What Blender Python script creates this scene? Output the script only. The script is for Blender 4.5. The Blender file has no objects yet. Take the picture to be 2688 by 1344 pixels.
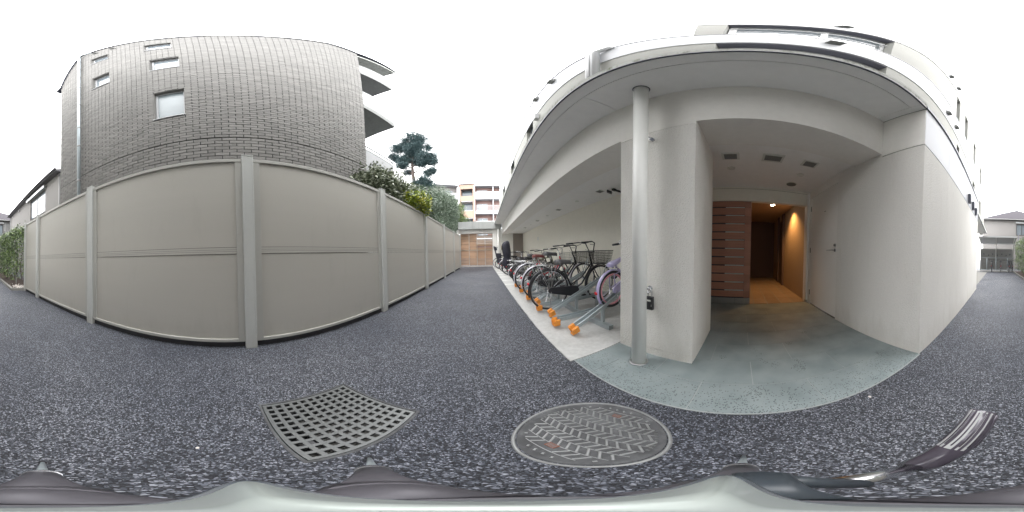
import bpy, bmesh, math, random
from mathutils import Vector, Matrix
rnd = random.Random(7)
PI = math.pi
sc = bpy.context.scene
COL = sc.collection

# ------------------------------------------------------------------ camera
cd = bpy.data.cameras.new('camera')
cd.type = 'PANO'
if hasattr(cd, 'panorama_type'): cd.panorama_type = 'EQUIRECTANGULAR'
else: cd.cycles.panorama_type = 'EQUIRECTANGULAR'
cd.clip_start = 0.005
cd.clip_end = 600
cam = bpy.data.objects.new('camera', cd)
COL.objects.link(cam)
_y, _p, _r = math.radians(-9.396), math.radians(-1.301), math.radians(.777)
Rz = Matrix.Rotation(_y, 3, 'Z'); Rx = Matrix.Rotation(_p, 3, 'X'); Ry = Matrix.Rotation(_r, 3, 'Y')
Mc = Rz @ Rx @ Ry @ Matrix(((1, 0, 0), (0, 0, -1), (0, 1, 0)))
cam.matrix_world = Matrix.Translation((0, 0, 1)) @ Mc.to_4x4()
sc.camera = cam

# ------------------------------------------------------------------ world, sun, exposure
SUN_EL, SUN_AZ = math.radians(58), math.radians(250)
w = bpy.data.worlds.new('World'); sc.world = w; w.use_nodes = True
nt = w.node_tree; nt.nodes.clear()
sky = nt.nodes.new('ShaderNodeTexSky'); sky.sky_type = 'NISHITA'; sky.sun_disc = False
sky.sun_elevation = SUN_EL; sky.sun_rotation = SUN_AZ
sc1 = nt.nodes.new('ShaderNodeVectorMath'); sc1.operation = 'SCALE'; sc1.inputs['Scale'].default_value = 1.0
mx = nt.nodes.new('ShaderNodeMix'); mx.data_type = 'RGBA'; mx.inputs[0].default_value = 0.93
mx.inputs[7].default_value = (15.5, 15.45, 15.5, 1)      # the even white of the cloud layer
bg = nt.nodes.new('ShaderNodeBackground'); bg.inputs[1].default_value = 0.1
out = nt.nodes.new('ShaderNodeOutputWorld')
nt.links.new(sky.outputs[0], mx.inputs[6])
nt.links.new(mx.outputs[2], bg.inputs[0]); nt.links.new(bg.outputs[0], out.inputs[0])
sl = bpy.data.lights.new('sun', 'SUN'); sl.energy = 0.6; sl.angle = math.radians(35); sl.color = (1, .97, .93)
so = bpy.data.objects.new('sun', sl); COL.objects.link(so)
dv = Vector((math.sin(SUN_AZ) * math.cos(SUN_EL), math.cos(SUN_AZ) * math.cos(SUN_EL), math.sin(SUN_EL)))
so.rotation_euler = dv.to_track_quat('Z', 'Y').to_euler(); so.location = (0, 0, 20)
sc.view_settings.view_transform = 'Standard'; sc.view_settings.look = 'None'
sc.view_settings.exposure = 2.3; sc.view_settings.gamma = 1.0; sc.view_settings.use_curve_mapping = False
sc.cycles.max_bounces = 10; sc.cycles.diffuse_bounces = 7; sc.cycles.glossy_bounces = 4

# ------------------------------------------------------------------ materials
def _new(name):
    m = bpy.data.materials.new(name); m.use_nodes = True
    n = m.node_tree; b = n.nodes['Principled BSDF']
    return m, n, b

def mat(name, c, rough=.7, metal=0, var=.12, vs=3., vs2=None, bump=0, bs=60., island=0, objrnd=0, spec=.5, stretch=(1, 1, 1), coat=0, raw=False, dirt=None):
    """procedural paint / stone / metal: base colour broken up by two noises, fine bump"""
    m, n, b = _new(name); N = n.nodes; L = n.links
    geo = N.new('ShaderNodeNewGeometry')
    mp = N.new('ShaderNodeMapping'); mp.inputs['Scale'].default_value = stretch
    L.new(geo.outputs['Position'], mp.inputs[0])
    n1 = N.new('ShaderNodeTexNoise'); n1.inputs['Scale'].default_value = vs; n1.inputs['Detail'].default_value = 6
    n2 = N.new('ShaderNodeTexNoise'); n2.inputs['Scale'].default_value = vs2 or vs * 9; n2.inputs['Detail'].default_value = 3
    L.new(mp.outputs[0], n1.inputs[0]); L.new(geo.outputs['Position'] if raw else mp.outputs[0], n2.inputs[0])
    ad = N.new('ShaderNodeMath'); ad.operation = 'ADD'
    L.new(n1.outputs[0], ad.inputs[0]); L.new(n2.outputs[0], ad.inputs[1])
    last = ad.outputs[0]
    k = 1.0
    if island or objrnd:
        src = geo.outputs['Random Per Island'] if island else N.new('ShaderNodeObjectInfo').outputs['Random']
        m2 = N.new('ShaderNodeMath'); m2.operation = 'MULTIPLY_ADD'; m2.inputs[1].default_value = (island or objrnd) / max(var, 1e-3)
        L.new(src, m2.inputs[0]); L.new(last, m2.inputs[2]); last = m2.outputs[0]; k = 1 + .5 * (island or objrnd) / max(var, 1e-3)
    # value = 1 + var*2*(last - k)
    m3 = N.new('ShaderNodeMath'); m3.operation = 'MULTIPLY_ADD'; m3.inputs[1].default_value = var * 2; m3.inputs[2].default_value = 1 - var * 2 * k
    L.new(last, m3.inputs[0])
    v = N.new('ShaderNodeVectorMath'); v.operation = 'SCALE'; v.inputs[0].default_value = c
    L.new(m3.outputs[0], v.inputs['Scale']); L.new(v.outputs[0], b.inputs['Base Color'])
    if dirt:      # splashed dirt and run marks with ragged outlines, heavier at the foot
        zt, dc_, am = dirt
        sx = N.new('ShaderNodeSeparateXYZ'); L.new(geo.outputs['Position'], sx.inputs[0])
        mr = N.new('ShaderNodeMapRange'); mr.inputs[1].default_value = 0; mr.inputs[2].default_value = zt; mr.inputs[3].default_value = .34; mr.inputs[4].default_value = 0; L.new(sx.outputs[2], mr.inputs[0])
        m5 = N.new('ShaderNodeMapping'); m5.inputs['Scale'].default_value = (5, 5, 1.1); L.new(geo.outputs['Position'], m5.inputs[0])
        n5 = N.new('ShaderNodeTexNoise'); n5.inputs['Scale'].default_value = 1.6; n5.inputs['Detail'].default_value = 9; n5.inputs['Roughness'].default_value = .65; L.new(m5.outputs[0], n5.inputs[0])
        a5 = N.new('ShaderNodeMath'); a5.operation = 'ADD'; L.new(mr.outputs[0], a5.inputs[0]); L.new(n5.outputs[0], a5.inputs[1])
        r5 = N.new('ShaderNodeMapRange'); r5.inputs[1].default_value = .56; r5.inputs[2].default_value = .85; r5.inputs[3].default_value = 0; r5.inputs[4].default_value = am; L.new(a5.outputs[0], r5.inputs[0])
        x5 = N.new('ShaderNodeMix'); x5.data_type = 'RGBA'; x5.inputs[7].default_value = (*dc_, 1)
        L.new(r5.outputs[0], x5.inputs[0]); L.new(v.outputs[0], x5.inputs[6]); L.new(x5.outputs[2], b.inputs['Base Color'])
    b.inputs['Roughness'].default_value = rough; b.inputs['Metallic'].default_value = metal
    b.inputs['Specular IOR Level'].default_value = spec; b.inputs['Coat Weight'].default_value = coat
    if bump:
        n3 = N.new('ShaderNodeTexNoise'); n3.inputs['Scale'].default_value = bs; n3.inputs['Detail'].default_value = 4
        L.new(geo.outputs['Position'] if raw else mp.outputs[0], n3.inputs[0])
        bp = N.new('ShaderNodeBump'); bp.inputs['Strength'].default_value = bump; bp.inputs['Distance'].default_value = .01
        L.new(n3.outputs[0], bp.inputs['Height']); L.new(bp.outputs[0], b.inputs['Normal'])
    return m

def ramp(N, stops):
    r = N.new('ShaderNodeValToRGB'); e = r.color_ramp.elements
    while len(e) < len(stops): e.new(.5)
    for i, (p, c) in enumerate(stops):
        e[i].position = p; e[i].color = (*c, 1)
    return r

def asphalt_mat():
    m, n, b = _new('porous_asphalt'); N = n.nodes; L = n.links
    geo = N.new('ShaderNodeNewGeometry')
    wn = N.new('ShaderNodeTexNoise'); wn.inputs['Scale'].default_value = 70; wn.inputs['Detail'].default_value = 2
    L.new(geo.outputs['Position'], wn.inputs[0])
    mixv = N.new('ShaderNodeVectorMath'); mixv.operation = 'MULTIPLY_ADD'; mixv.inputs[1].default_value = (.012, .012, .0)
    L.new(wn.outputs['Color'], mixv.inputs[0]); L.new(geo.outputs['Position'], mixv.inputs[2])
    v1 = N.new('ShaderNodeTexVoronoi'); v1.inputs['Scale'].default_value = 165; L.new(mixv.outputs[0], v1.inputs[0])
    v2 = N.new('ShaderNodeTexVoronoi'); v2.inputs['Scale'].default_value = 165; v2.feature = 'DISTANCE_TO_EDGE'; L.new(mixv.outputs[0], v2.inputs[0])
    sep = N.new('ShaderNodeSeparateColor'); L.new(v1.outputs['Color'], sep.inputs[0])
    r1 = ramp(N, [(0, (.009, .010, .015)), (.38, (.039, .043, .056)), (.68, (.106, .116, .145)), (1, (.33, .345, .395))])
    L.new(sep.outputs[0], r1.inputs[0])
    r2 = ramp(N, [(0, (.05, .05, .06)), (.14, (1, 1, 1))]); L.new(v2.outputs['Distance'], r2.inputs[0])
    big = N.new('ShaderNodeTexNoise'); big.inputs['Scale'].default_value = .9; big.inputs['Detail'].default_value = 9
    L.new(geo.outputs['Position'], big.inputs[0])
    r3 = ramp(N, [(.32, (.74, .76, .80)), (.68, (1.22, 1.20, 1.15))]); L.new(big.outputs[0], r3.inputs[0])
    a = N.new('ShaderNodeMix'); a.data_type = 'RGBA'; a.blend_type = 'MULTIPLY'; a.inputs[0].default_value = 1
    L.new(r1.outputs[0], a.inputs[6]); L.new(r2.outputs[0], a.inputs[7])
    c = N.new('ShaderNodeMix'); c.data_type = 'RGBA'; c.blend_type = 'MULTIPLY'; c.inputs[0].default_value = 1
    L.new(a.outputs[2], c.inputs[6]); L.new(r3.outputs[0], c.inputs[7]); L.new(c.outputs[2], b.inputs['Base Color'])
    b.inputs['Roughness'].default_value = .62
    bp = N.new('ShaderNodeBump'); bp.inputs['Strength'].default_value = .9; bp.inputs['Distance'].default_value = .006
    sm = N.new('ShaderNodeMath'); sm.operation = 'ADD'
    cl = N.new('ShaderNodeMath'); cl.operation = 'MINIMUM'; cl.inputs[1].default_value = .3
    L.new(v2.outputs['Distance'], cl.inputs[0]); L.new(cl.outputs[0], sm.inputs[0])
    ms = N.new('ShaderNodeMath'); ms.operation = 'MULTIPLY'; ms.inputs[1].default_value = .5
    L.new(sep.outputs[1], ms.inputs[0]); L.new(ms.outputs[0], sm.inputs[1])
    L.new(sm.outputs[0], bp.inputs['Height']); L.new(bp.outputs[0], b.inputs['Normal'])
    return m

def tile_mat():
    """slate-blue entrance tile; rain has speckled the strip nearest the lane, with a few damp foot marks"""
    m, n, b = _new('entrance_tile'); N = n.nodes; L = n.links
    geo = N.new('ShaderNodeNewGeometry'); sep = N.new('ShaderNodeSeparateXYZ'); L.new(geo.outputs['Position'], sep.inputs[0])
    oi = N.new('ShaderNodeObjectInfo')
    n1 = N.new('ShaderNodeTexNoise'); n1.inputs['Scale'].default_value = 4; n1.inputs['Detail'].default_value = 8
    L.new(geo.outputs['Position'], n1.inputs[0])
    r1 = ramp(N, [(.3, (.165, .198, .203)), (.7, (.238, .275, .278))]); L.new(n1.outputs[0], r1.inputs[0])
    v = N.new('ShaderNodeTexVoronoi'); v.inputs['Scale'].default_value = 115; L.new(geo.outputs['Position'], v.inputs[0])
    sc_ = N.new('ShaderNodeSeparateColor'); L.new(v.outputs['Color'], sc_.inputs[0])
    # drop present where random value < probability(x)
    mr = N.new('ShaderNodeMapRange'); mr.inputs[1].default_value = .66; mr.inputs[2].default_value = 1.0; mr.inputs[3].default_value = .42; mr.inputs[4].default_value = .0
    L.new(sep.outputs[0], mr.inputs[0])
    foot = N.new('ShaderNodeTexNoise'); foot.inputs['Scale'].default_value = 2.3; L.new(geo.outputs['Position'], foot.inputs[0])
    fr = N.new('ShaderNodeMapRange'); fr.inputs[1].default_value = .66; fr.inputs[2].default_value = .72; fr.inputs[3].default_value = 0; fr.inputs[4].default_value = .75
    L.new(foot.outputs[0], fr.inputs[0])
    prob = fr.outputs[0]      # damp foot marks left on the floor
    for (fx_, fy_, fr_) in ((1.12, -.44, .085), (1.20, -.47, .05), (.86, -.10, .09), (.80, -.02, .06), (1.32, .13, .04), (1.56, -.50, .05), (1.77, -.74, .05)):
        dn_ = N.new('ShaderNodeVectorMath'); dn_.operation = 'DISTANCE'; dn_.inputs[1].default_value = (fx_, fy_, .009); L.new(geo.outputs['Position'], dn_.inputs[0])
        rr_ = N.new('ShaderNodeMapRange'); rr_.inputs[1].default_value = fr_ * .3; rr_.inputs[2].default_value = fr_; rr_.inputs[3].default_value = .7; rr_.inputs[4].default_value = 0
        L.new(dn_.outputs['Value'], rr_.inputs[0])
        mm_ = N.new('ShaderNodeMath'); mm_.operation = 'MAXIMUM'; L.new(prob, mm_.inputs[0]); L.new(rr_.outputs[0], mm_.inputs[1]); prob = mm_.outputs[0]
    mxp = N.new('ShaderNodeMath'); mxp.operation = 'MAXIMUM'; L.new(mr.outputs[0], mxp.inputs[0]); L.new(prob, mxp.inputs[1])
    lt = N.new('ShaderNodeMath'); lt.operation = 'LESS_THAN'; L.new(sc_.outputs[0], lt.inputs[0]); L.new(mxp.outputs[0], lt.inputs[1])
    ds = N.new('ShaderNodeMath'); ds.operation = 'LESS_THAN'; ds.inputs[1].default_value = .42; L.new(v.outputs['Distance'], ds.inputs[0])
    wet = N.new('ShaderNodeMath'); wet.operation = 'MULTIPLY'; L.new(lt.outputs[0], wet.inputs[0]); L.new(ds.outputs[0], wet.inputs[1])
    a = N.new('ShaderNodeMix'); a.data_type = 'RGBA'; a.inputs[7].default_value = (.062, .078, .08, 1)
    L.new(wet.outputs[0], a.inputs[0]); L.new(r1.outputs[0], a.inputs[6]); L.new(a.outputs[2], b.inputs['Base Color'])
    b.inputs['Roughness'].default_value = .42
    n3 = N.new('ShaderNodeTexNoise'); n3.inputs['Scale'].default_value = 160; L.new(geo.outputs['Position'], n3.inputs[0])
    bp = N.new('ShaderNodeBump'); bp.inputs['Strength'].default_value = .25; bp.inputs['Distance'].default_value = .003
    L.new(n3.outputs[0], bp.inputs['Height']); L.new(bp.outputs[0], b.inputs['Normal'])
    return m

def stained_mat(name, c, dirt, axis_scale, thr=(.45, .75)):
    """concrete with run-down streaks of lichen and soot (wear with a shape of its own)"""
    m, n, b = _new(name); N = n.nodes; L = n.links
    geo = N.new('ShaderNodeNewGeometry'); mp = N.new('ShaderNodeMapping'); mp.inputs['Scale'].default_value = axis_scale
    L.new(geo.outputs['Position'], mp.inputs[0])
    n1 = N.new('ShaderNodeTexNoise'); n1.inputs['Scale'].default_value = 1; n1.inputs['Detail'].default_value = 8; n1.inputs['Roughness'].default_value = .7
    L.new(mp.outputs[0], n1.inputs[0])
    r = ramp(N, [(thr[0], (0, 0, 0)), (thr[1], (1, 1, 1))]); L.new(n1.outputs[0], r.inputs[0])
    n2 = N.new('ShaderNodeTexNoise'); n2.inputs['Scale'].default_value = 25; n2.inputs['Detail'].default_value = 5; L.new(geo.outputs['Position'], n2.inputs[0])
    r2 = ramp(N, [(.3, tuple(x * .9 for x in c)), (.7, tuple(x * 1.08 for x in c))]); L.new(n2.outputs[0], r2.inputs[0])
    a = N.new('ShaderNodeMix'); a.data_type = 'RGBA'; a.inputs[7].default_value = (*dirt, 1)
    L.new(r.outputs[0], a.inputs[0]); L.new(r2.outputs[0], a.inputs[6]); L.new(a.outputs[2], b.inputs['Base Color'])
    b.inputs['Roughness'].default_value = .85
    bp = N.new('ShaderNodeBump'); bp.inputs['Strength'].default_value = .3; bp.inputs['Distance'].default_value = .004
    L.new(n2.outputs[0], bp.inputs['Height']); L.new(bp.outputs[0], b.inputs['Normal'])
    return m

def leaf_mat(name, dark, mid, light, rough=.38):
    m, n, b = _new(name); N = n.nodes; L = n.links
    geo = N.new('ShaderNodeNewGeometry')
    n1 = N.new('ShaderNodeTexNoise'); n1.inputs['Scale'].default_value = 2.2; L.new(geo.outputs['Position'], n1.inputs[0])
    ad = N.new('ShaderNodeMath'); ad.operation = 'MULTIPLY_ADD'; ad.inputs[1].default_value = .55
    L.new(geo.outputs['Random Per Island'], ad.inputs[0])
    m2 = N.new('ShaderNodeMath'); m2.operation = 'MULTIPLY'; m2.inputs[1].default_value = .5
    L.new(n1.outputs[0], m2.inputs[0]); L.new(m2.outputs[0], ad.inputs[2])
    r = ramp(N, [(.15, dark), (.5, mid), (.85, light)]); L.new(ad.outputs[0], r.inputs[0])
    L.new(r.outputs[0], b.inputs['Base Color'])
    b.inputs['Roughness'].default_value = rough
    b.inputs['Subsurface Weight'].default_value = 0
    return m

def glass_mat(name, c=(.20, .23, .25), rough=.08):
    m, n, b = _new(name); N = n.nodes; L = n.links
    geo = N.new('ShaderNodeNewGeometry'); n1 = N.new('ShaderNodeTexNoise'); n1.inputs['Scale'].default_value = 1.5
    L.new(geo.outputs['Position'], n1.inputs[0])
    r = ramp(N, [(.35, tuple(x * .85 for x in c)), (.65, c)]); L.new(n1.outputs[0], r.inputs[0]); L.new(r.outputs[0], b.inputs['Base Color'])
    b.inputs['Roughness'].default_value = rough; b.inputs['Specular IOR Level'].default_value = .6
    return m

def emit_mat(name, c, s):
    m, n, b = _new(name)
    b.inputs['Base Color'].default_value = (*c, 1); b.inputs['Emission Color'].default_value = (*c, 1); b.inputs['Emission Strength'].default_value = s
    return m

M = {}
M['asphalt'] = asphalt_mat()
M['tile'] = tile_mat()
M['brick'] = mat('grey_brick', (.162, .157, .146), .75, var=.10, vs=12, vs2=70, bump=.5, bs=120, objrnd=.15, stretch=(1, .35, 1.6))
M['bricks'] = mat('grey_brick_mass', (.162, .157, .146), .75, var=.10, vs=12, vs2=70, bump=.5, bs=120, island=.15, stretch=(1, .35, 1.6))
M['joint'] = mat('dark_mortar', (.035, .035, .035), .95, var=.15, vs=20)
M['fence_panel'] = mat('fence_panel_metal', (.45, .435, .395), .42, .15, var=.035, vs=2, vs2=160, bump=.05, bs=300, stretch=(1, .25, 3), dirt=(.35, (.26, .24, .20), .16))
M['fence_post'] = mat('fence_post_metal', (.51, .52, .50), .38, .15, var=.03, vs=3, dirt=(.3, (.28, .26, .22), .25))
M['fence_rail'] = mat('fence_rail_metal', (.43, .425, .395), .4, .15, var=.03, vs=3)
M['stucco'] = mat('pale_stucco', (.77, .755, .72), .85, var=.075, vs=2.6, vs2=60, bump=1.0, bs=110, stretch=(1, 1, .35), raw=True, dirt=(.35, (.50, .47, .41), .28))
M['paint'] = mat('painted_wall', (.80, .785, .75), .75, raw=True, stretch=(1, 1, .3), var=.05, vs=1.6, bump=.1, bs=90)
M['garage_wall'] = mat('cream_garage_wall', (.80, .775, .69), .8, var=.05, vs=1.0, bump=.1, bs=90)
M['soffit'] = mat('soffit_board', (.85, .85, .84), .7, var=.05, vs=1.1)
M['white_panel'] = mat('white_cladding', (.46, .475, .51), .5, var=.03, vs=1.2)
M['band'] = mat('white_band', (.50, .51, .53), .6, var=.03, vs=1.0)
M['facade'] = mat('pale_grey_facade', (.30, .30, .275), .8, var=.04, vs=1.5, vs2=90, bump=.3, bs=120)
M['edge'] = stained_mat('stained_concrete_edge', (.42, .43, .40), (.13, .14, .09), (10, 14, 2.2), (.50, .72))
M['concrete'] = stained_mat('bay_concrete', (.42, .42, .41), (.30, .295, .28), (2.2, 2.2, 2), (.5, .85))
M['lintel'] = stained_mat('weathered_lintel', (.40, .41, .40), (.27, .28, .27), (6, 6, .6), (.5, .8))
M['flash'] = mat('dark_flashing', (.05, .055, .075), .45, .2, var=.05)
M['column'] = mat('column_paint', (.84, .845, .82), .42, var=.02, vs=2)
M['wood'] = mat('brown_plank', (.42, .21, .15), .5, var=.16, vs=3, vs2=40, objrnd=.12, bump=.15, bs=50, stretch=(1, 1.2, 9))
M['gate_wood'] = mat('tan_slat', (.33, .20, .11), .55, var=.12, vs=3, vs2=40, objrnd=.16, stretch=(.5, 1, 6))
M['alu'] = mat('champagne_aluminium', (.42, .37, .31), .4, .3, var=.03)
M['steel'] = mat('brushed_steel', (.45, .46, .46), .35, .8, var=.05, vs=6)
M['galv'] = mat('galvanised_steel', (.40, .45, .47), .42, .55, var=.12, vs=14, vs2=60)
M['chrome'] = mat('chrome', (.72, .73, .75), .15, 1, var=.03)
M['orange'] = mat('orange_rubber', (.72, .27, .035), .55, var=.22, vs=25, vs2=90)
M['black'] = mat('black_plastic', (.02, .021, .025), .4, var=.1, vs=9)
M['rubber'] = mat('tyre_rubber', (.028, .028, .032), .7, var=.15, vs=30)
M['white_paint'] = mat('worn_white_line', (.72, .73, .71), .7, var=.12, vs=9, vs2=60)
M['corr_tile'] = mat('brown_corridor_tile', (.30, .22, .16), .35, var=.14, vs=5, vs2=60, objrnd=.1)
M['grout'] = mat('grey_grout', (.31, .33, .325), .9, var=.1, vs=9)
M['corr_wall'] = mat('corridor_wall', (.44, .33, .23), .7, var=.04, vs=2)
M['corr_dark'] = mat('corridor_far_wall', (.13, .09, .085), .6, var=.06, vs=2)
M['door'] = mat('door_paint', (.80, .79, .76), .5, var=.02, vs=2)
M['glass'] = glass_mat('window_glass')
M['glass_w'] = glass_mat('frosted_pane', (.22, .26, .275), .3)
M['glass_d'] = glass_mat('dark_window_glass', (.12, .15, .17))
M['wframe'] = mat('white_window_frame', (.45, .46, .47), .45, var=.03)
M['dframe'] = mat('dark_window_frame', (.05, .045, .045), .5, var=.05)
M['vent'] = mat('vent_grille', (.16, .165, .155), .6, var=.05)
M['vframe'] = mat('vent_frame', (.66, .67, .64), .5, var=.02)
M['castiron'] = stained_mat('cast_iron', (.060, .061, .064), (.13, .135, .14), (9, 9, 9), (.45, .75))
M['ironlight'] = mat('worn_iron', (.125, .13, .13), .42, .35, var=.18, vs=40, vs2=160)
M['ribiron'] = mat('polished_iron_ribs', (.21, .215, .215), .38, .3, var=.25, vs=7, vs2=60)
M['balpan'] = mat('balcony_sheet', (.27, .275, .28), .5, var=.03)
M['slabc'] = stained_mat('balcony_concrete', (.20, .205, .20), (.15, .15, .145), (4, 4, 2), (.5, .8))
M['head'] = mat('dark_recess_head', (.20, .20, .245), .5, var=.05)
M['groove'] = mat('shadowed_groove_strip', (.16, .155, .145), .6, var=.04)
M['slot'] = mat('pale_slot_glass', (.62, .66, .64), .3, var=.05)
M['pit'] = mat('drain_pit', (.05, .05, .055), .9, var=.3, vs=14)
M['rust'] = mat('rusty_marker', (.15, .055, .035), .8, var=.2, vs=60)
M['house'] = mat('taupe_render', (.235, .225, .215), .85, var=.04, vs=2, vs2=90, bump=.3, bs=140)
M['siding'] = mat('grey_siding', (.22, .22, .215), .8, var=.04, vs=2)
M['roof'] = mat('slate_roof', (.052, .049, .055), .9, spec=.05, var=.15, vs=6, vs2=40)
M['eave'] = mat('eave_paint', (.12, .115, .125), .6, var=.04)
M['gutter'] = mat('gutter_pvc', (.24, .24, .235), .5, var=.04)
M['peach'] = mat('peach_render', (.34, .225, .17), .8, var=.05, vs=1)
M['pink'] = mat('pink_brick_render', (.26, .17, .15), .85, var=.08, vs=1.5, vs2=20)
M['bwhite'] = mat('white_balcony', (.42, .425, .43), .6, var=.04)
M['bark'] = mat('bark', (.11, .085, .075), .9, var=.2, vs=12, bump=.4, bs=40)
M['leaf_a'] = leaf_mat('olive_leaf', (.03, .045, .022), (.15, .18, .11), (.50, .53, .42))
M['leaf_b'] = leaf_mat('glossy_green_leaf', (.03, .055, .03), (.095, .15, .09), (.33, .39, .30), .3)
M['leaf_y'] = leaf_mat('yellow_green_leaf', (.10, .16, .02), (.28, .36, .04), (.55, .52, .05))
M['leaf_h'] = leaf_mat('hedge_leaf', (.02, .04, .012), (.075, .13, .035), (.25, .34, .11), .35)
M['needle'] = leaf_mat('pine_needle', (.018, .045, .05), (.05, .095, .10), (.12, .18, .175), .6)
M['soil'] = mat('dark_soil', (.06, .042, .033), .95, var=.3, vs=12, vs2=60, bump=.8, bs=50)
M['pebble'] = mat('pale_pebble', (.62, .58, .54), .8, var=.1, island=.3)
M['kerb'] = mat('concrete_kerb', (.22, .215, .20), .9, var=.12, vs=8, vs2=50, bump=.3, bs=80)
M['yellowp'] = mat('yellow_plastic', (.75, .52, .05), .5, var=.04)
M['taupe'] = mat('taupe_door', (.30, .265, .24), .6, var=.03)
M['gripb'] = mat('glossy_black_grip', (.075, .065, .085), .22, var=.1, vs=20, coat=1)
M['anod'] = mat('anodised_leg', (.10, .095, .108), .5, .2, var=.08)
M['cambody'] = mat('silver_camera_body', (.50, .55, .52), .25, .1, var=.04)
M['teal'] = mat('dark_teal_plastic', (.045, .055, .065), .35, var=.05)

# ------------------------------------------------------------------ mesh builder
class MB:
    def __init__(s): s.v = []; s.f = []; s.sm = []
    def add(s, vs, fs, smooth=False):
        o = len(s.v); s.v += [tuple(a) for a in vs]
        s.f += [tuple(i + o for i in f) for f in fs]; s.sm += [smooth] * len(fs)
        return s
    def box(s, x0, x1, y0, y1, z0, z1):
        if x0 > x1: x0, x1 = x1, x0
        if y0 > y1: y0, y1 = y1, y0
        if z0 > z1: z0, z1 = z1, z0
        v = [(x, y, z) for x in (x0, x1) for y in (y0, y1) for z in (z0, z1)]
        return s.add(v, [(0, 1, 3, 2), (4, 6, 7, 5), (0, 4, 5, 1), (2, 3, 7, 6), (0, 2, 6, 4), (1, 5, 7, 3)])
    def obox(s, c, ax, ay, az):
        """box from centre and three half-axis vectors"""
        c, ax, ay, az = map(Vector, (c, ax, ay, az))
        v = [c + ax * i + ay * j + az * k for i in (-1, 1) for j in (-1, 1) for k in (-1, 1)]
        return s.add(v, [(0, 1, 3, 2), (4, 6, 7, 5), (0, 4, 5, 1), (2, 3, 7, 6), (0, 2, 6, 4), (1, 5, 7, 3)])
    def tube(s, pts, r, n=8, caps=True, closed=False):
        P = [Vector(p) for p in pts]; m = len(P)
        rs = r if isinstance(r, (list, tuple)) else [r] * m
        rings = []; up = None
        for i in range(m):
            if closed: t = P[(i + 1) % m] - P[i - 1]
            else: t = P[min(i + 1, m - 1)] - P[max(i - 1, 0)]
            t.normalize()
            if up is None:
                up = Vector((0, 0, 1)) if abs(t.z) < .9 else Vector((1, 0, 0))
            a = t.cross(up)
            if a.length < 1e-6: a = t.cross(Vector((0, 1, 0)))
            a.normalize(); b = t.cross(a).normalized(); up = a.cross(t).normalized()
            rings.append([P[i] + (a * math.cos(2 * PI * k / n) + b * math.sin(2 * PI * k / n)) * rs[i] for k in range(n)])
        vs = [q for ring in rings for q in ring]; fs = []
        for i in range(m if closed else m - 1):
            j = (i + 1) % m
            for k in range(n):
                fs.append((i * n + k, i * n + (k + 1) % n, j * n + (k + 1) % n, j * n + k))
        s.add(vs, fs, True)
        if caps and not closed:
            o = len(s.v) - len(vs)
            s.f.append(tuple(o + k for k in range(n - 1, -1, -1))); s.sm.append(False)
            s.f.append(tuple(o + (m - 1) * n + k for k in range(n))); s.sm.append(False)
        return s
    def ring(s, c, R, r, axis='y', n=40, m=8, a0=0, a1=2 * PI, sx=1, sz=1):
        full = abs(a1 - a0 - 2 * PI) < 1e-6
        k = n if full else n + 1
        pts = []
        for i in range(k):
            a = a0 + (a1 - a0) * i / n
            u, v = R * math.cos(a) * sx, R * math.sin(a) * sz
            pts.append((c[0] + u, c[1], c[2] + v) if axis == 'y' else ((c[0] + u, c[1] + v, c[2]) if axis == 'z' else (c[0], c[1] + u, c[2] + v)))
        return s.tube(pts, r, m, closed=full)
    def lathe(s, prof, n=24, c=(0, 0, 0), smooth=True):
        vs = []; fs = []
        for (r, z) in prof:
            for k in range(n):
                a = 2 * PI * k / n; vs.append((c[0] + r * math.cos(a), c[1] + r * math.sin(a), c[2] + z))
        for i in range(len(prof) - 1):
            for k in range(n):
                fs.append((i * n + k, i * n + (k + 1) % n, (i + 1) * n + (k + 1) % n, (i + 1) * n + k))
        s.add(vs, fs, smooth)
        o = len(s.v) - len(vs)
        s.f.append(tuple(o + k for k in range(n - 1, -1, -1))); s.sm.append(False)
        s.f.append(tuple(o + (len(prof) - 1) * n + k for k in range(n))); s.sm.append(False)
        return s
    def prism(s, poly, axis, a, b):
        """poly: 2-D points; axis 'x': (y,z) 'y': (x,z) 'z': (x,y)"""
        def P(p, t):
            return (t, p[0], p[1]) if axis == 'x' else ((p[0], t, p[1]) if axis == 'y' else (p[0], p[1], t))
        n = len(poly); vs = [P(p, a) for p in poly] + [P(p, b) for p in poly]
        fs = [tuple(range(n))[::-1], tuple(range(n, 2 * n))] + [(i, (i + 1) % n, n + (i + 1) % n, n + i) for i in range(n)]
        return s.add(vs, fs)
    def sphere(s, c, r, n=10, sx=1, sy=1, sz=1):
        prof = []
        vs = []; fs = []; m = n // 2 + 1
        for i in range(m + 1):
            t = PI * i / m
            for k in range(n):
                a = 2 * PI * k / n
                vs.append((c[0] + r * sx * math.sin(t) * math.cos(a), c[1] + r * sy * math.sin(t) * math.sin(a), c[2] + r * sz * math.cos(t)))
        for i in range(m):
            for k in range(n):
                fs.append((i * n + k, (i + 1) * n + k, (i + 1) * n + (k + 1) % n, i * n + (k + 1) % n))
        return s.add(vs, fs, True)
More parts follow.
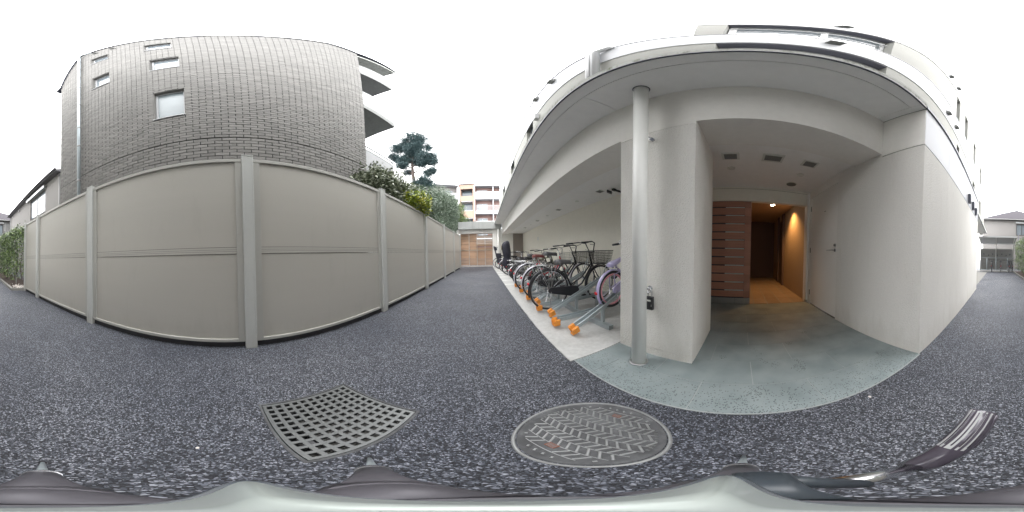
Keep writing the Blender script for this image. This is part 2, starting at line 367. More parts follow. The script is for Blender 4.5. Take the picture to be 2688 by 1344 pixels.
    def build(s, name, m, parent=None, bevel=0, world=True, loc=None):
        off = Vector((0, 0, 0))
        if parent is not None and world: off = world_loc(parent)
        me = bpy.data.meshes.new(name)
        me.from_pydata([(a[0] - off.x, a[1] - off.y, a[2] - off.z) for a in s.v], [], s.f)
        me.polygons.foreach_set('use_smooth', s.sm)
        if bevel:
            bm = bmesh.new(); bm.from_mesh(me)
            bmesh.ops.remove_doubles(bm, verts=bm.verts, dist=1e-5)
            bmesh.ops.recalc_face_normals(bm, faces=bm.faces)
            es = [e for e in bm.edges if len(e.link_faces) == 2 and e.calc_face_angle(0) > .6]
            bmesh.ops.bevel(bm, geom=es, offset=bevel, segments=2, affect='EDGES', profile=.6)
            bm.to_mesh(me); bm.free()
        me.materials.append(M[m] if isinstance(m, str) else m)
        me.update()
        o = bpy.data.objects.new(name, me); COL.objects.link(o)
        if parent is not None: o.parent = parent
        if loc: o.location = loc
        return o

def world_loc(o):
    v = Vector(o.location)
    while o.parent is not None:
        o = o.parent; v += Vector(o.location)
    return v

def tag(o, label=None, cat=None, group=None, kind=None):
    if label: o['label'] = label
    if cat: o['category'] = cat
    if group: o['group'] = group
    if kind: o['kind'] = kind
    return o

def thing(name, label, cat, loc=(0, 0, 0), group=None):
    o = bpy.data.objects.new(name, None); COL.objects.link(o); o.location = loc; o.empty_display_size = .1
    return tag(o, label, cat, group)

def B(*a): return MB().box(*a)

def inst(src, parent, loc, rot=None, scale=None, name=None):
    o = src.copy(); COL.objects.link(o); o.parent = parent; o.location = loc
    if rot: o.rotation_euler = rot
    if scale: o.scale = scale
    return o

def copy_tree(o, parent=None):
    c = o.copy(); COL.objects.link(c); c.parent = parent
    for ch in list(o.children): copy_tree(ch, c)
    return c

# ================================================================== SETTING: ground
def sheet(name, x0, x1, y0, y1, z, m):
    return MB().add([(x0, y0, z), (x1, y0, z), (x1, y1, z), (x0, y1, z)], [(0, 1, 2, 3)]).build(name, m)
# the asphalt sheet has a square hole where the drain pit is sunk
DX0, DX1, DY0, DY1 = -.788, -.292, .118, .632
g = MB(); Z = 0.0; F_ = 160
xs = [-F_, DX0, DX1, F_]; ys = [-F_, DY0, DY1, F_]
for i in range(3):
    for j in range(3):
        if i == 1 and j == 1: continue
        g.add([(xs[i], ys[j], Z), (xs[i + 1], ys[j], Z), (xs[i + 1], ys[j + 1], Z), (xs[i], ys[j + 1], Z)], [(0, 1, 2, 3)])
tag(g.build('ground', 'asphalt'), kind='structure')

# ragged-edged concrete slab under the bicycles, painted lines on it
cp = MB(); pts = []
N_ = 130
for i in range(N_ + 1):
    y = 1.085 + (11.25 - 1.085) * i / N_
    pts.append((.622 - .0115 * (y - 1.1) + rnd.uniform(-.004, .004), y))
poly = pts + [(2.7, 11.25), (2.7, 1.085)]
cp.prism(poly, 'z', -.03, .012)
conc = tag(cp.build('concrete_pavement', 'concrete'), kind='structure')
for k, (y, xa, xb) in enumerate([(4.92, .58, 1.9), (5.66, .575, 1.9), (6.45, .57, 1.9), (7.19, .565, 1.9), (7.95, .555, 1.9), (8.7, .55, 1.9), (9.45, .54, 1.9)]):
    B(xa, xb, y - .03, y + .03, .0125, .0165).build('painted_line', 'white_paint', conc)

# entrance floor of slate tiles
ef = tag(B(.655, 3.10, -1.335, 1.083, -.03, .006).build('entrance_floor', 'grout'), kind='structure')
rows = [.660, .952, 1.265, 1.58, 1.885, 2.2, 2.5, 2.8, 3.098]
tcache = {}
for r in range(len(rows) - 1):
    off = (-.43 if r % 2 == 0 else -.09)
    if r == 0: off = -.43
    js = sorted([y for y in [off + .65 * k for k in range(-4, 5)] if -1.33 < y < 1.08])
    js = [-1.333] + js + [1.08]
    for a, b_ in zip(js[:-1], js[1:]):
        if b_ - a < .03: continue
        ymid = (a + b_) / 2
        if rows[r] > 1.9 and a > .66: continue
        t = B(rows[r] + .0028, rows[r + 1] - .0028, a + .0028, b_ - .0028, .004, .009 + rnd.uniform(-.0006, .0006)).build('tile', 'tile', ef)
# outer kerb line of the entrance floor, level with the asphalt
cf = tag(B(3.10, 6.7, -1.335, .55, -.03, .004).build('corridor_floor', 'grout'), kind='structure')
src = None
for i in range(9):
    for j in range(7):
        x = 3.105 + i * .4; y = -1.33 + j * .267
        if src is None: src = B(.005, .394, .005, .259, .003, .009).build('tile', 'corr_tile', cf, world=False, loc=(x, y, 0))
        else: inst(src, cf, (x, y, 0))

# ================================================================== drain grating
dg = thing('drain_grating', 'square cast iron drain grating full of square holes in the asphalt', 'drain cover', (-.545, .376, 0))
pit = MB()
pit.box(DX0 - .02, DX0, DY0 - .02, DY1 + .02, -.4, -.004); pit.box(DX1, DX1 + .02, DY0 - .02, DY1 + .02, -.4, -.004)
pit.box(DX0, DX1, DY0 - .02, DY0, -.4, -.004); pit.box(DX0, DX1, DY1, DY1 + .02, -.4, -.004); pit.box(DX0, DX1, DY0, DY1, -.42, -.4)
pit.build('drain_pit', 'pit', dg)
fr = MB(); t = .012
fr.box(DX0, DX0 + t, DY0, DY1, -.03, .003); fr.box(DX1 - t, DX1, DY0, DY1, -.03, .003)
fr.box(DX0 + t, DX1 - t, DY0, DY0 + t, -.03, .003); fr.box(DX0 + t, DX1 - t, DY1 - t, DY1, -.03, .003)
fr.build('frame', 'castiron', dg)
gx0, gx1, gy0, gy1 = DX0 + .016, DX1 - .016, DY0 + .016, DY1 - .016
nh = 11; gm = MB()
px_ = (gx1 - gx0) / (nh + .35); py_ = (gy1 - gy0) / (nh + .35); bw = px_ * .40; bwy = py_ * .40
for i in range(nh + 1):
    x = gx0 + i * px_
    gm.box(x, x + bw if i < nh else gx1, gy0, gy1, -.025, .001)
for j in range(nh + 1):
    y = gy0 + j * py_
    for i in range(nh):
        xa = gx0 + i * px_ + bw; xb = gx0 + (i + 1) * px_
        gm.box(xa, xb, y, y + bwy if j < nh else gy1, -.025, .0004)
gm.build('grating', 'ironlight', dg)
lug = MB(); lug.box(gx0 + 8 * px_ + bw, gx0 + 9 * px_, gy0 + 1 * py_ + bwy, gy0 + 1.8 * py_, -.02, -.004); lug.build('lifting_lug', 'castiron', dg)
deb = MB()
for k in range(160):
    x = rnd.uniform(DX0, DX1); y = rnd.uniform(DY0, DY1); s = rnd.uniform(.004, .012)
    deb.obox((x, y, -.14 + rnd.uniform(-.01, .01)), (s, s * .4, 0), (-s * .3, s * .7, 0), (0, 0, .002))
deb.box(DX0 + .1, DX1, DY0 + .14, DY1, -.17, -.15)
tag(deb.build('pit_debris', 'kerb', dg), kind='stuff')

# ================================================================== manhole cover
MC = (.303, .398); MR = .251
mh = thing('manhole_cover', 'round cast iron manhole cover with herringbone ribs beside the entrance', 'manhole cover', (MC[0], MC[1], 0))
MB().lathe([(MR, -.02), (MR, .004), (MR - .010, .0055), (MR - .013, .002), (MR - .013, -.02)], 72, (MC[0], MC[1], 0)).build('frame', 'ribiron', mh)
MB().lathe([(MR - .016, -.02), (MR - .016, .0045), (MR - .018, .005), (MR - .034, .005), (MR - .037, .0022), (.0005, .0022)], 72, (MC[0], MC[1], 0)).build('cover_plate', 'castiron', mh)
rb = MB(); u = Vector((.262, -.965, 0)).normalized(); nv = Vector((.965, .262, 0)).normalized()
cw = .0405; pitch = .033
Rin = MR - .042
def inside(p): return (p - Vector((MC[0], MC[1], 0))).length < Rin
mks = [(Vector((.455, .432, 0)), .017), (Vector((.153, .372, 0)), .02)]
for i in range(-6, 7):
    for j in range(-9, 10):
        sgn = 1 if i % 2 == 0 else -1
        c = Vector((MC[0], MC[1], 0)) + nv * (i * cw) + u * (j * pitch + (.5 * pitch if i % 2 else 0))
        d = (nv * .84 + u * (.54 * sgn)).normalized(); e = Vector((-d.y, d.x, 0))
        if not inside(c): continue
        if any((c - mk).length < rr + .008 for mk, rr in mks): continue
        hl = cw * .52
        while hl > .006 and not (inside(c + d * hl) and inside(c - d * hl)): hl -= .002
        a0, a1 = c - d * hl, c + d * hl
        z0, z1 = .002, .0066
        vs = [a0 - e * .0045, a0 + e * .0045, a1 + e * .0045, a1 - e * .0045, a0 - e * .0025, a0 + e * .0025, a1 + e * .0025, a1 - e * .0025]
        vs = [(v.x, v.y, z0 if k < 4 else z1) for k, v in enumerate(vs)]
        rb.add(vs, [(4, 5, 6, 7), (0, 1, 5, 4), (1, 2, 6, 5), (2, 3, 7, 6), (3, 0, 4, 7)])
for i in range(-6, 7):
    o0 = nv * ((i + .5) * cw); L_ = Rin ** 2 - ((i + .5) * cw) ** 2
    if L_ <= 0: continue
    h = math.sqrt(L_) - .004
    c = Vector((MC[0], MC[1], 0)) + o0
    rb.obox((c.x, c.y, .0036), u * h, nv * .0013, (0, 0, .0016))
rb.build('herringbone_ribs', 'ribiron', mh)
for (mk, rr) in mks:
    bx = MB(); bx.obox((mk.x, mk.y, .0045), u * rr, nv * rr * .62, (0, 0, .0022)); bx.build('marker_recess', 'rust', mh)
    st = MB()
    for q in (-.6, -.2, .2, .6): st.obox((mk.x + u.x * rr * q, mk.y + u.y * rr * q, .0072), u * rr * .08, nv * rr * .5, (0, 0, .0008))
    st.build('marker_ribs', 'ironlight', mh)
lt = MB()   # raised cast lettering round the rim, too worn to read
for a0 in (math.radians(100), math.radians(-68)):
    for k in range(9):
        a = a0 + (k - 4) * .085
        c = Vector((MC[0] + (MR - .0465) * math.cos(a), MC[1] + (MR - .0465) * math.sin(a), .0035)); rad = Vector((math.cos(a), math.sin(a), 0)); tg = Vector((-rad.y, rad.x, 0))
        lt.obox(c, rad * .0055, tg * .0012, (0, 0, .0018)); lt.obox(c + tg * .004, rad * .0055, tg * .0009, (0, 0, .0018)); lt.obox(c + tg * .002 + rad * .004, rad * .001, tg * .004, (0, 0, .0018))
lt.build('rim_lettering', 'ironlight', mh)

# ================================================================== tall fence on the left
FX = -1.614
fence = thing('privacy_fence', 'tall beige grey metal panel fence standing between the lane and the brick building', 'fence', (FX, 3, 0))
pys = [.204 + 2.0722 * i for i in range(-2, 6)]
pys = [-4.973] + pys
pw = .0575
post_src = None
for y in pys:
    t = .03 if y < -4.9 else pw
    if y > 9.9: y = 10.56
    b_ = MB(); b_.box(FX - .06, FX, y - t, y + t, 0, 2.185)
    b_.box(FX - .0005, FX + .0035, y - t, y - t + .012, 0, 2.18); b_.box(FX - .0005, FX + .0035, y + t - .012, y + t, 0, 2.18)
    b_.box(FX - .063, FX + .005, y - t - .003, y + t + .003, 2.185, 2.195)
    b_.build('post', 'fence_post', fence, bevel=.002)
P2 = pys[:-1] + [10.56]
for a, b_ in zip(P2[:-1], P2[1:]):
    ya = a + (.03 if a < -4.9 else pw) + .001; yb = b_ - pw - .001
    s = MB(); s.box(FX - .050, FX - .022, ya, ya + .068, .082, 2.148); s.box(FX - .050, FX - .022, yb - .068, yb, .082, 2.148); s.build('side_frame', 'fence_rail', fence, bevel=.002)
    yA, yB = ya + .069, yb - .069
    B(FX - .052, FX - .018, ya, yb, 2.104, 2.15).build('top_rail', 'fence_rail', fence, bevel=.003)
    B(FX - .052, FX - .02, yA, yB, .082, .118).build('bottom_rail', 'fence_rail', fence, bevel=.003)
    B(FX - .048, FX - .0335, yA, yB, 1.050, 1.112).build('middle_rail', 'fence_panel', fence)
    for zz in (1.0445, 1.1125): B(FX - .046, FX - .0365, yA, yB, zz, zz + .005).build('groove', 'groove', fence)
    for zz in (1.071, 1.089): B(FX - .046, FX - .0333, yA, yB, zz, zz + .003).build('groove', 'groove', fence)
    B(FX - .045, FX - .038, yA, yB, .118, 1.044).build('panel', 'fence_panel', fence)
    B(FX - .045, FX - .038, yA, yB, 1.118, 2.104).build('panel', 'fence_panel', fence)
# strip of bare soil behind the fence line
sheet('planting_soil', -2.49, FX - .06, -5, 11.4, .002, 'soil')['kind'] = 'structure'
B(FX - .10, FX - .06, -4.95, 10.5, 0, .12).build('fence_gap_shade', 'pit')  # low strip painted dark to stand for the shade under the panels
tag(bpy.data.objects['fence_gap_shade'], 'low strip painted dark as the shade under the tall grey fence', 'kerb')

# ================================================================== brick building behind the fence
BX = -2.5
bb = thing('brick_building', 'tall three storey building of long grey bricks behind the tall fence', 'building', (-4.5, -1, 0))
Y0, Y1, ZT = -4.235, 2.90, 13.3
holes = [(-1.215, -.640, 4.205, 5.52), (-1.262, -.690, 7.40, 8.68), (-1.355, -.79, 10.52, 11.80), (-2.79, -2.235, 7.46, 8.56), (-2.85, -2.27, 10.68, 11.65)]
def wall_grid(mb, x0, x1, u0, u1, v0, v1, hs):
    """solid wall in the y-z plane with rectangular openings (cells butted end to end)"""
    us = sorted({u0, u1, *[min(max(h[0], u0), u1) for h in hs], *[min(max(h[1], u0), u1) for h in hs]})
    vs = sorted({v0, v1, *[min(max(h[2], v0), v1) for h in hs], *[min(max(h[3], v0), v1) for h in hs]})
    for a, b_ in zip(us[:-1], us[1:]):
        run = None
        for c, d in zip(vs[:-1], vs[1:]):
            hole = any(h[0] <= (a + b_) / 2 <= h[1] and h[2] <= (c + d) / 2 <= h[3] for h in hs)
            if hole:
                if run: mb.box(x0, x1, a, b_, run[0], run[1]); run = None
            else:
                run = (run[0], d) if run else (c, d)
        if run: mb.box(x0, x1, a, b_, run[0], run[1])
    return mb
wm = MB(); wall_grid(wm, BX - .3, BX - .016, -3.2, Y1 - .01, 0, 12.0, holes)
wm.prism([(-3.2, 12.0), (Y1 - .01, 12.0), (2.1, 12.98), (.1, 13.18), (-3.2, ZT)], 'x', BX - .3, BX - .016)
wm.prism([(Y0, 0), (-3.2, 0), (-3.2, ZT), (Y0, 9.65)], 'x', BX - .3, BX - .016)
wm.box(-10, BX - .3, Y1 - .3, Y1 - .01, 0, 11.9)
wm.build('wall', 'joint', bb)
def topz(y):
    if y < -3.2: return 9.65 + (y - Y0) / (-3.2 - Y0) * (ZT - 9.65)
    if y < .1: return ZT + (y + 3.2) / 3.3 * (13.18 - ZT)
    if y < 2.1: return 13.18 + (y - .1) / 2 * (12.98 - 13.18)
    return 12.98 - (y - 2.1) / .8 * .95
# long bricks: 228 x 76 mm pitch, running bond, wider expansion joint at each floor
bl, bh = .228, .0765
Zj = 3.305
items = []
def course_z(k):
    z = Zj + (.013 if k >= 0 else -.004) + k * bh
    if k >= 40: z += .012
    return z
for k in range(-11, 135):
    z = course_z(k)
    y = .045 + (bl / 2 if k % 2 else 0) - 22 * bl
    while y < Y1:
        a, b_ = max(y + .007, Y0), min(y + bl - .007, Y1)
        zz0, zz1 = z + .0035, z + bh - .0055
        y += bl
        if b_ - a < .03: continue
        if zz1 > topz((a + b_) / 2) - .03: continue
        segs = [(a, b_)]
        for h in holes:
            if zz1 > h[2] - .01 and zz0 < h[3] + .01:
                ns = []
                for (p, q) in segs:
                    if q < h[0] - .004 or p > h[1] + .004: ns.append((p, q)); continue
                    if p < h[0] - .03: ns.append((p, h[0]))
                    if q > h[1] + .03: ns.append((h[1], q))
                segs = ns
        for (p, q) in segs: items.append((p, q, zz0, zz1))
items = [it for it in items if it[3] > 2.62]
items.sort(key=lambda i: (i[0] + i[1]) ** 2 / 4 + BX ** 2 + ((i[2] + i[3]) / 2 - 1) ** 2 * .9 if i[2] > 2.78 else 99)
bsrc = {}
def brick_mesh(mb, y0, y1, z0, z1, x, p):
    c = .0025
    v = [(x - .018, y0, z0), (x - .018, y1, z0), (x - .018, y1, z1), (x - .018, y0, z1),
         (x + p - .002, y0, z0), (x + p - .002, y1, z0), (x + p - .002, y1, z1), (x + p - .002, y0, z1),
         (x + p, y0 + c, z0 + c), (x + p, y1 - c, z0 + c), (x + p, y1 - c, z1 - c), (x + p, y0 + c, z1 - c)]
    mb.add(v, [(8, 9, 10, 11), (4, 5, 9, 8), (5, 6, 10, 9), (6, 7, 11, 10), (7, 4, 8, 11), (0, 1, 5, 4), (1, 2, 6, 5), (2, 3, 7, 6), (3, 0, 4, 7)])
for it in items[:298]:
    L_ = round(it[1] - it[0], 3); H_ = it[3] - it[2]
    if L_ not in bsrc:
        mb = MB(); brick_mesh(mb, 0, L_, 0, H_, 0, 0); bsrc[L_] = mb.build('brick', 'brick', bb, world=False)
        o = bsrc[L_]
    else:
        o = bsrc[L_].copy(); COL.objects.link(o)
    o.location = Vector((BX + rnd.uniform(-.0035, .0025), it[0], it[2])) - world_loc(bb)
    o.rotation_euler = (rnd.uniform(-.004, .004), 0, rnd.uniform(-.006, .006))
mass = MB()
for it in items[298:]: brick_mesh(mass, it[0], it[1], it[2], it[3], BX, rnd.uniform(-.0035, .0025))
tag(mass.build('brick_courses', 'bricks', bb), kind='stuff')
cpg = MB()
ptsR = [(Y0 - .04, 9.52), (-3.2, ZT + .0), (.1, 13.19), (2.1, 12.99), (2.9, 12.05), (4.57, 11.62)]
for (a, b_) in zip(ptsR[:-1], ptsR[1:]):
    cpg.prism([(a[0], a[1]), (b_[0], b_[1]), (b_[0], b_[1] + .05), (a[0], a[1] + .05)], 'x', BX - 6, BX + .05)
cpg.prism([(Y0 - .25, 9.50), (Y0 + .05, 9.62), (Y0 + .05, 9.70), (Y0 - .22, 9.56)], 'x', BX - 6, BX + .06)
cpg.build('roof_edge', 'flash', bb)
def window(root, y0, y1, z0, z1, x, d=.10, sashes=1, gl='glass', fm='wframe', sgn=1, name='window', sill=True, fw=.035):
    """window set back from a wall face at x (sgn=+1: faces +x); frame > glass pane"""
    xf = x - d * sgn
    f = MB(); t = fw
    X0, X1 = xf - .03, xf + .03
    f.box(X0, X1, y0, y0 + t, z0, z1); f.box(X0, X1, y1 - t, y1, z0, z1)
    f.box(X0, X1, y0 + t, y1 - t, z0, z0 + t); f.box(X0, X1, y0 + t, y1 - t, z1 - t, z1)
    for k in range(1, sashes):
        yc = y0 + (y1 - y0) * k / sashes; f.box(X0 + .006, X1 - .006, yc - t * .6, yc + t * .6, z0 + t, z1 - t)
    o = f.build(name, fm, root, bevel=.003)
    MB().box(xf - .006, xf + .006, y0 + t * .5, y1 - t * .5, z0 + t * .5, z1 - t * .5).build('glass', gl, o)
    if sill:
        s = MB(); s.box(min(xf, x + .02 * sgn), max(xf, x + .02 * sgn), y0 - .012, y1 + .012, z0 - .022, z0 - .002); s.build('sill', fm, o)
    return o
for i, h in enumerate(holes):
    w_ = window(bb, h[0] + .012, h[1] - .012, h[2] + .005, h[3] - .01, BX, d=.13, gl='glass_w' if i == 0 else 'glass')
# reveals are lined so that the dark mortar does not show
rv = MB()
for h in holes:
    rv.box(BX - .29, BX - .012, h[0] - .008, h[0] + .010, h[2], h[3]); rv.box(BX - .29, BX - .012, h[1] - .010, h[1] + .008, h[2], h[3]); rv.box(BX - .29, BX - .012, h[0] + .01, h[1] - .01, h[3] - .008, h[3] + .01)
rv.build('window_reveals', 'brick', bb)
for h in holes:
    B(BX - .28, BX - .26, h[0], h[1], h[2], h[3]).build('blind', 'bwhite', bb)
for (y, z) in ((-2.10, 12.67), (-2.65, 12.70)):
    v = MB(); v.prism([(BX, z - .05), (BX + .10, z - .05), (BX, z + .07)], 'y', y - .07, y + .07); v.build('vent_hood', 'steel', bb)
# balconies at the right end of the brick wall
for (z0, zt, yend) in ((5.90, 7.09, 4.28), (8.86, 10.0, 4.26), (2.95, 4.10, 4.19)):
    s = MB(); s.box(-4.6, BX + .0, Y1 + .002, yend, z0, z0 + .22); s.build('balcony_slab', 'slabc', bb)
    p = MB(); p.box(BX - .06, BX - .03, Y1 + .02, yend - .03, z0 + .26, zt - .14); p.box(-4.6, BX - .06, yend - .06, yend - .03, z0 + .26, zt - .14); p.build('balcony_panel', 'balpan', bb)
    r_ = MB()
    for zz in (zt - .02, zt - .14, z0 + .25):
        r_.box(BX - .07, BX - .02, Y1 + .02, yend - .02, zz - .02, zz + .02); r_.box(-4.6, BX - .07, yend - .07, yend - .02, zz - .02, zz + .02)
    r_.box(BX - .068, BX - .022, yend - .068, yend - .022, z0 + .22, zt)
    r_.build('handrail', 'steel', bb)
    B(-4.2, BX - .9, Y1 + .5, yend - .5, z0 - .02, z0 - .002).build('balcony_light', 'gutter', bb)
B(-4.6, BX - 1.9, Y1 + .002, 4.5, 2.5, 12.0).build('inner_wall', 'bwhite', bb)
B(-4.6, BX + .0, Y1 + .002, 4.55, 11.48, 11.60).build('roof_slab', 'edge', bb)
# galvanised downpipe with sockets
dpx = BX + .075
dp_ = MB(); dp_.tube([(dpx, -3.21, .0), (dpx, -3.21, 12.95)], .045, 12)
dp_.build('downpipe', 'galv', bb)
sk = MB()
for z in (3.1, 4.35, 5.2, 6.6, 8.1, 9.3, 10.4, 11.8): sk.tube([(dpx, -3.21, z), (dpx, -3.21, z + .06)], .052, 12)
sk.build('pipe_sockets', 'gutter', bb)
MB().tube([(dpx, -3.21, 12.93), (dpx + .02, -3.05, 13.05), (dpx + .02, -2.72, 12.8)], .03, 8).build('roof_spout', 'galv', bb)

# ================================================================== apartment building on the right
ab = thing('apartment_building', 'pale rendered apartment building with canopy, bicycle bay and recessed entrance', 'building', (4, 0, 0))
CZ = 2.925
# canopy slab
B(.664, 1.32, -1.332, 10.95, 2.94, 3.045).build('canopy_edge', 'edge', ab, bevel=.006)
drip = MB(); drip.box(.655, .672, -1.30, 10.95, 2.920, 2.939); drip.build('drip_edge', 'flash', ab)
for (x0, x1, y0, y1) in ((.675, 1.176, -1.330, -1.246), (.675, .786, -1.24, 10.93), (.792, 1.176, -1.24, 1.130), (.792, 1.176, 1.136, 10.93)):
    B(x0, x1, y0, y1, CZ, 2.939).build('soffit_board', 'soffit', ab)
# beam above openings
B(1.18, 1.64, -1.331, 11.15, 2.285, 2.9385).build('beam', 'paint', ab, bevel=.003)
# square pillar: render with a base course
B(1.1665, 1.91, .350, 1.067, .092, 2.238).build('pillar', 'stucco', ab, bevel=.004)
B(1.1685, 1.908, .352, 1.065, .0, .0895).build('pillar_base', 'stucco', ab)
B(1.1675, 1.909, .351, 1.066, 2.242, 2.2845).build('pillar_head', 'paint', ab)
B(1.175, 1.90, .36, 1.06, .088, .094).build('pillar_joint', 'flash', ab); B(1.175, 1.90, .36, 1.06, 2.236, 2.244).build('pillar_joint', 'flash', ab)
# garage bay
B(2.68, 2.82, 1.10, 11.3, 0, 2.9).build('garage_wall', 'garage_wall', ab)
B(1.64, 2.68, 1.10, 11.3, 2.33, 2.45).build('garage_ceiling', 'soffit', ab)
B(1.911, 3.1, 1.0, 1.10, 0, 2.45).build('bay_divider', 'garage_wall', ab)
B(1.13, 1.93, 11.15, 11.4, 0, 2.6).build('end_pier', 'paint', ab)
B(1.93, 2.68, 11.30, 11.4, 0, 2.33).build('store_door', 'taupe', ab)
# garage ceiling lights and vents
for (x, y) in ((2.20, 2.60), (2.18, 4.50), (2.15, 6.45), (2.13, 8.5)):
    o = MB().box(x - .075, x + .075, y - .075, y + .075, 2.316, 2.3295).build('ceiling_vent', 'vframe', ab)
    B(x - .06, x + .06, y - .06, y + .06, 2.312, 2.3158).build('grille', 'vent', o)
for (x, y) in ((2.21, 3.5), (2.19, 5.45), (2.17, 7.5)):
    MB().lathe([(.05, 0), (.05, -.012), (.03, -.018)], 20, (x, y, 2.329)).build('smoke_detector', 'vframe', ab)
fl = MB(); fl.box(2.29, 2.37, 2.28, 2.34, 2.29, 2.33); fl.obox((2.33, 2.20, 2.25), (.05, 0, 0), (0, .045, .02), (0, -.008, .018)); fl.obox((2.25, 2.36, 2.25), (.035, .03, 0), (-.03, .035, .02), (0, -.008, .018))
fl.build('security_light', 'black', ab)
# small enamel number plate on the garage wall
s = B(2.672, 2.6795, 7.86, 8.06, 1.60, 1.78).build('number_plate', 'vframe', ab)
tx = bpy.data.curves.new('numeral', 'FONT'); tx.body = '5'; tx.size = .16; tx.extrude = .0008; tx.align_x = 'CENTER'
tx.materials.append(M['vent'])
_t = bpy.data.objects.new('numeral_text', tx); COL.objects.link(_t)
_me = bpy.data.meshes.new_from_object(_t); bpy.data.objects.remove(_t)
to = bpy.data.objects.new('numeral', _me); COL.objects.link(to); to.parent = s
to.matrix_world = Matrix.Translation((2.671, 7.96, 1.635)) @ Matrix(((0, 0, -1), (-1, 0, 0), (0, 1, 0))).to_4x4()

# round column with a floor collar and ceiling ring
pc = (1.012, .728)
MB().lathe([(.0575, .013), (.0575, 2.93)], 40, (*pc, 0)).build('round_column', 'column', ab)
MB().lathe([(.0745, .012), (.0745, .018), (.070, .0215), (.062, .0215), (.0605, .014)], 40, (*pc, 0)).build('floor_collar', 'steel', ab)
MB().lathe([(.066, 2.920), (.066, 2.9295)], 40, (*pc, 0)).build('ceiling_ring', 'flash', ab)

# alcove: side wall, ceiling, lintel
B(1.911, 3.08, .66, .76, 0, 2.33).build('alcove_side_wall', 'paint', ab)
B(1.911, 1.96, .76, .999, 0, 2.33).build('alcove_return', 'paint', ab)
B(1.64, 3.08, -1.33, .999, 2.322, 2.44).build('alcove_ceiling', 'soffit', ab)
ln = MB(); ln.box(3.08, 3.2, -1.33, .76, 2.028, 2.285); ln.box(3.083, 3.2, -1.33, .76, 2.289, 2.44); ln.build('lintel', 'garage_wall', ab)
B(3.074, 3.0795, -1.33, .66, 2.2855, 2.2885).build('lintel_joint', 'vent', ab)
B(3.05, 3.2, -1.329, -1.288, .012, 2.285).build('jamb', 'column', ab, bevel=.003)
B(3.04, 3.10, -1.325, -1.285, .012, .06).build('jamb_shoe', 'steel', ab)
# slotted timber screen (mail slots) with steel kick plate
scr = thing('slatted_screen', 'brown timber screen of wide planks with narrow glazed slots and steel kick plate', 'screen', (3.08, .2, .01))
B(3.11, 3.15, -.175, .655, .012, 2.028).build('back_board', 'flash', scr)
zs = [.142, .285, .445, .608, .768, .927, 1.088, 1.251, 1.404, 1.565, 1.728, 1.89, 2.026]
for a, b_ in zip(zs[:-1], zs[1:]):
    k = rnd.uniform(-.001, .001)
    mb = MB(); mb.box(3.078 + k, 3.108, -.055, .655, a + .013, b_ - .013); mb.build('plank', 'wood', scr, bevel=.0015)
    mb = MB(); mb.box(3.0785, 3.108, -.176, -.0565, a - .0115 if a > .15 else a, b_ - .0125); mb.build('stile_block', 'wood', scr, bevel=.0015)
for z in zs[1:-1]:
    B(3.098, 3.1085, -.05, .31, z - .011, z + .009).build('slot_glass', 'slot', scr)
kp = MB(); kp.box(3.079, 3.10, -.176, .11, .014, .128); kp.box(3.079, 3.10, .113, .655, .014, .128); kp.build('kick_plate', 'steel', scr)
# corridor behind the opening
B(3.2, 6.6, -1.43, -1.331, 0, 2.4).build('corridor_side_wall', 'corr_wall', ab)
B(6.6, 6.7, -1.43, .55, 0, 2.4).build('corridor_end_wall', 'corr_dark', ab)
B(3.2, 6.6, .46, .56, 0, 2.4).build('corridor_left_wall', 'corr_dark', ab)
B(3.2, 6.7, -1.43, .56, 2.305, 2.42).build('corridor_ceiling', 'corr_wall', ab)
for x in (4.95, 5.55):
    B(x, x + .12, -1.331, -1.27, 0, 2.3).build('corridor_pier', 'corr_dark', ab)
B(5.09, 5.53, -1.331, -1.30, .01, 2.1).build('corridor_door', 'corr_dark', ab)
tr = MB(); tr.box(3.32, 3.36, -1.2, -.5, 2.285, 2.3045); tr.build('ceiling_track', 'flash', ab)
o = MB().lathe([(.075, 0), (.075, -.008), (.055, -.010)], 28, (4.12, -.775, 2.304)).build('corridor_downlight', 'vframe', ab)
MB().lathe([(.05, 0), (.05, -.003)], 24, (4.12, -.775, 2.2935)).build('bulb', emit_mat('lit_bulb', (1, .82, .6), 14), o)
sp = bpy.data.lights.new('downlight_beam', 'SPOT'); sp.energy = 22; sp.color = (1, .52, .17); sp.spot_size = math.radians(112); sp.spot_blend = .9; sp.shadow_soft_size = .03
spo = bpy.data.objects.new('downlight_beam', sp); COL.objects.link(spo); spo.location = (4.08, -1.08, 2.27); spo.rotation_euler = (math.radians(-4), 0, 0)

# right-hand block: render, groove, white cladding, flashing
blk = MB()
def stucco_panel(y0, y1): return B(.67, .80, y0, y1, .0, 2.243)
js = [-1.334, -2.062, -3.40, -5.34]
for a, b_ in zip(js[:-1], js[1:]):
    B(.67, .80, b_ + .003, a - .003, 0, 2.243).build('render_panel', 'stucco', ab)
dr = [(2.02, 2.955)]
B(.80, 2.015, -1.46, -1.3335, 0, 2.243).build('entrance_side_wall', 'stucco', ab)
B(.674, .7995, -1.36, -1.3335, 0, 2.243).build('corner_return', 'stucco', ab)
B(2.96, 3.08, -1.46, -1.3335, 0, 2.322).build('door_side_wall', 'paint', ab)
B(2.015, 2.96, -1.46, -1.3335, 2.165, 2.322).build('door_head', 'paint', ab)
B(1.185, 2.015, -1.4595, -1.3355, 2.246, 2.92).build('wall_head', 'paint', ab)
B(2.015, 3.2, -1.4595, -1.3355, 2.323, 2.92).build('wall_head', 'paint', ab)
B(.676, 3.0, -1.45, -1.345, 2.238, 2.26).build('shadow_joint', 'flash', ab)
B(.676, .80, -5.3, -1.345, 2.238, 2.26).build('shadow_joint', 'flash', ab)
wj = [-1.340, -2.10, -3.38, -5.34]
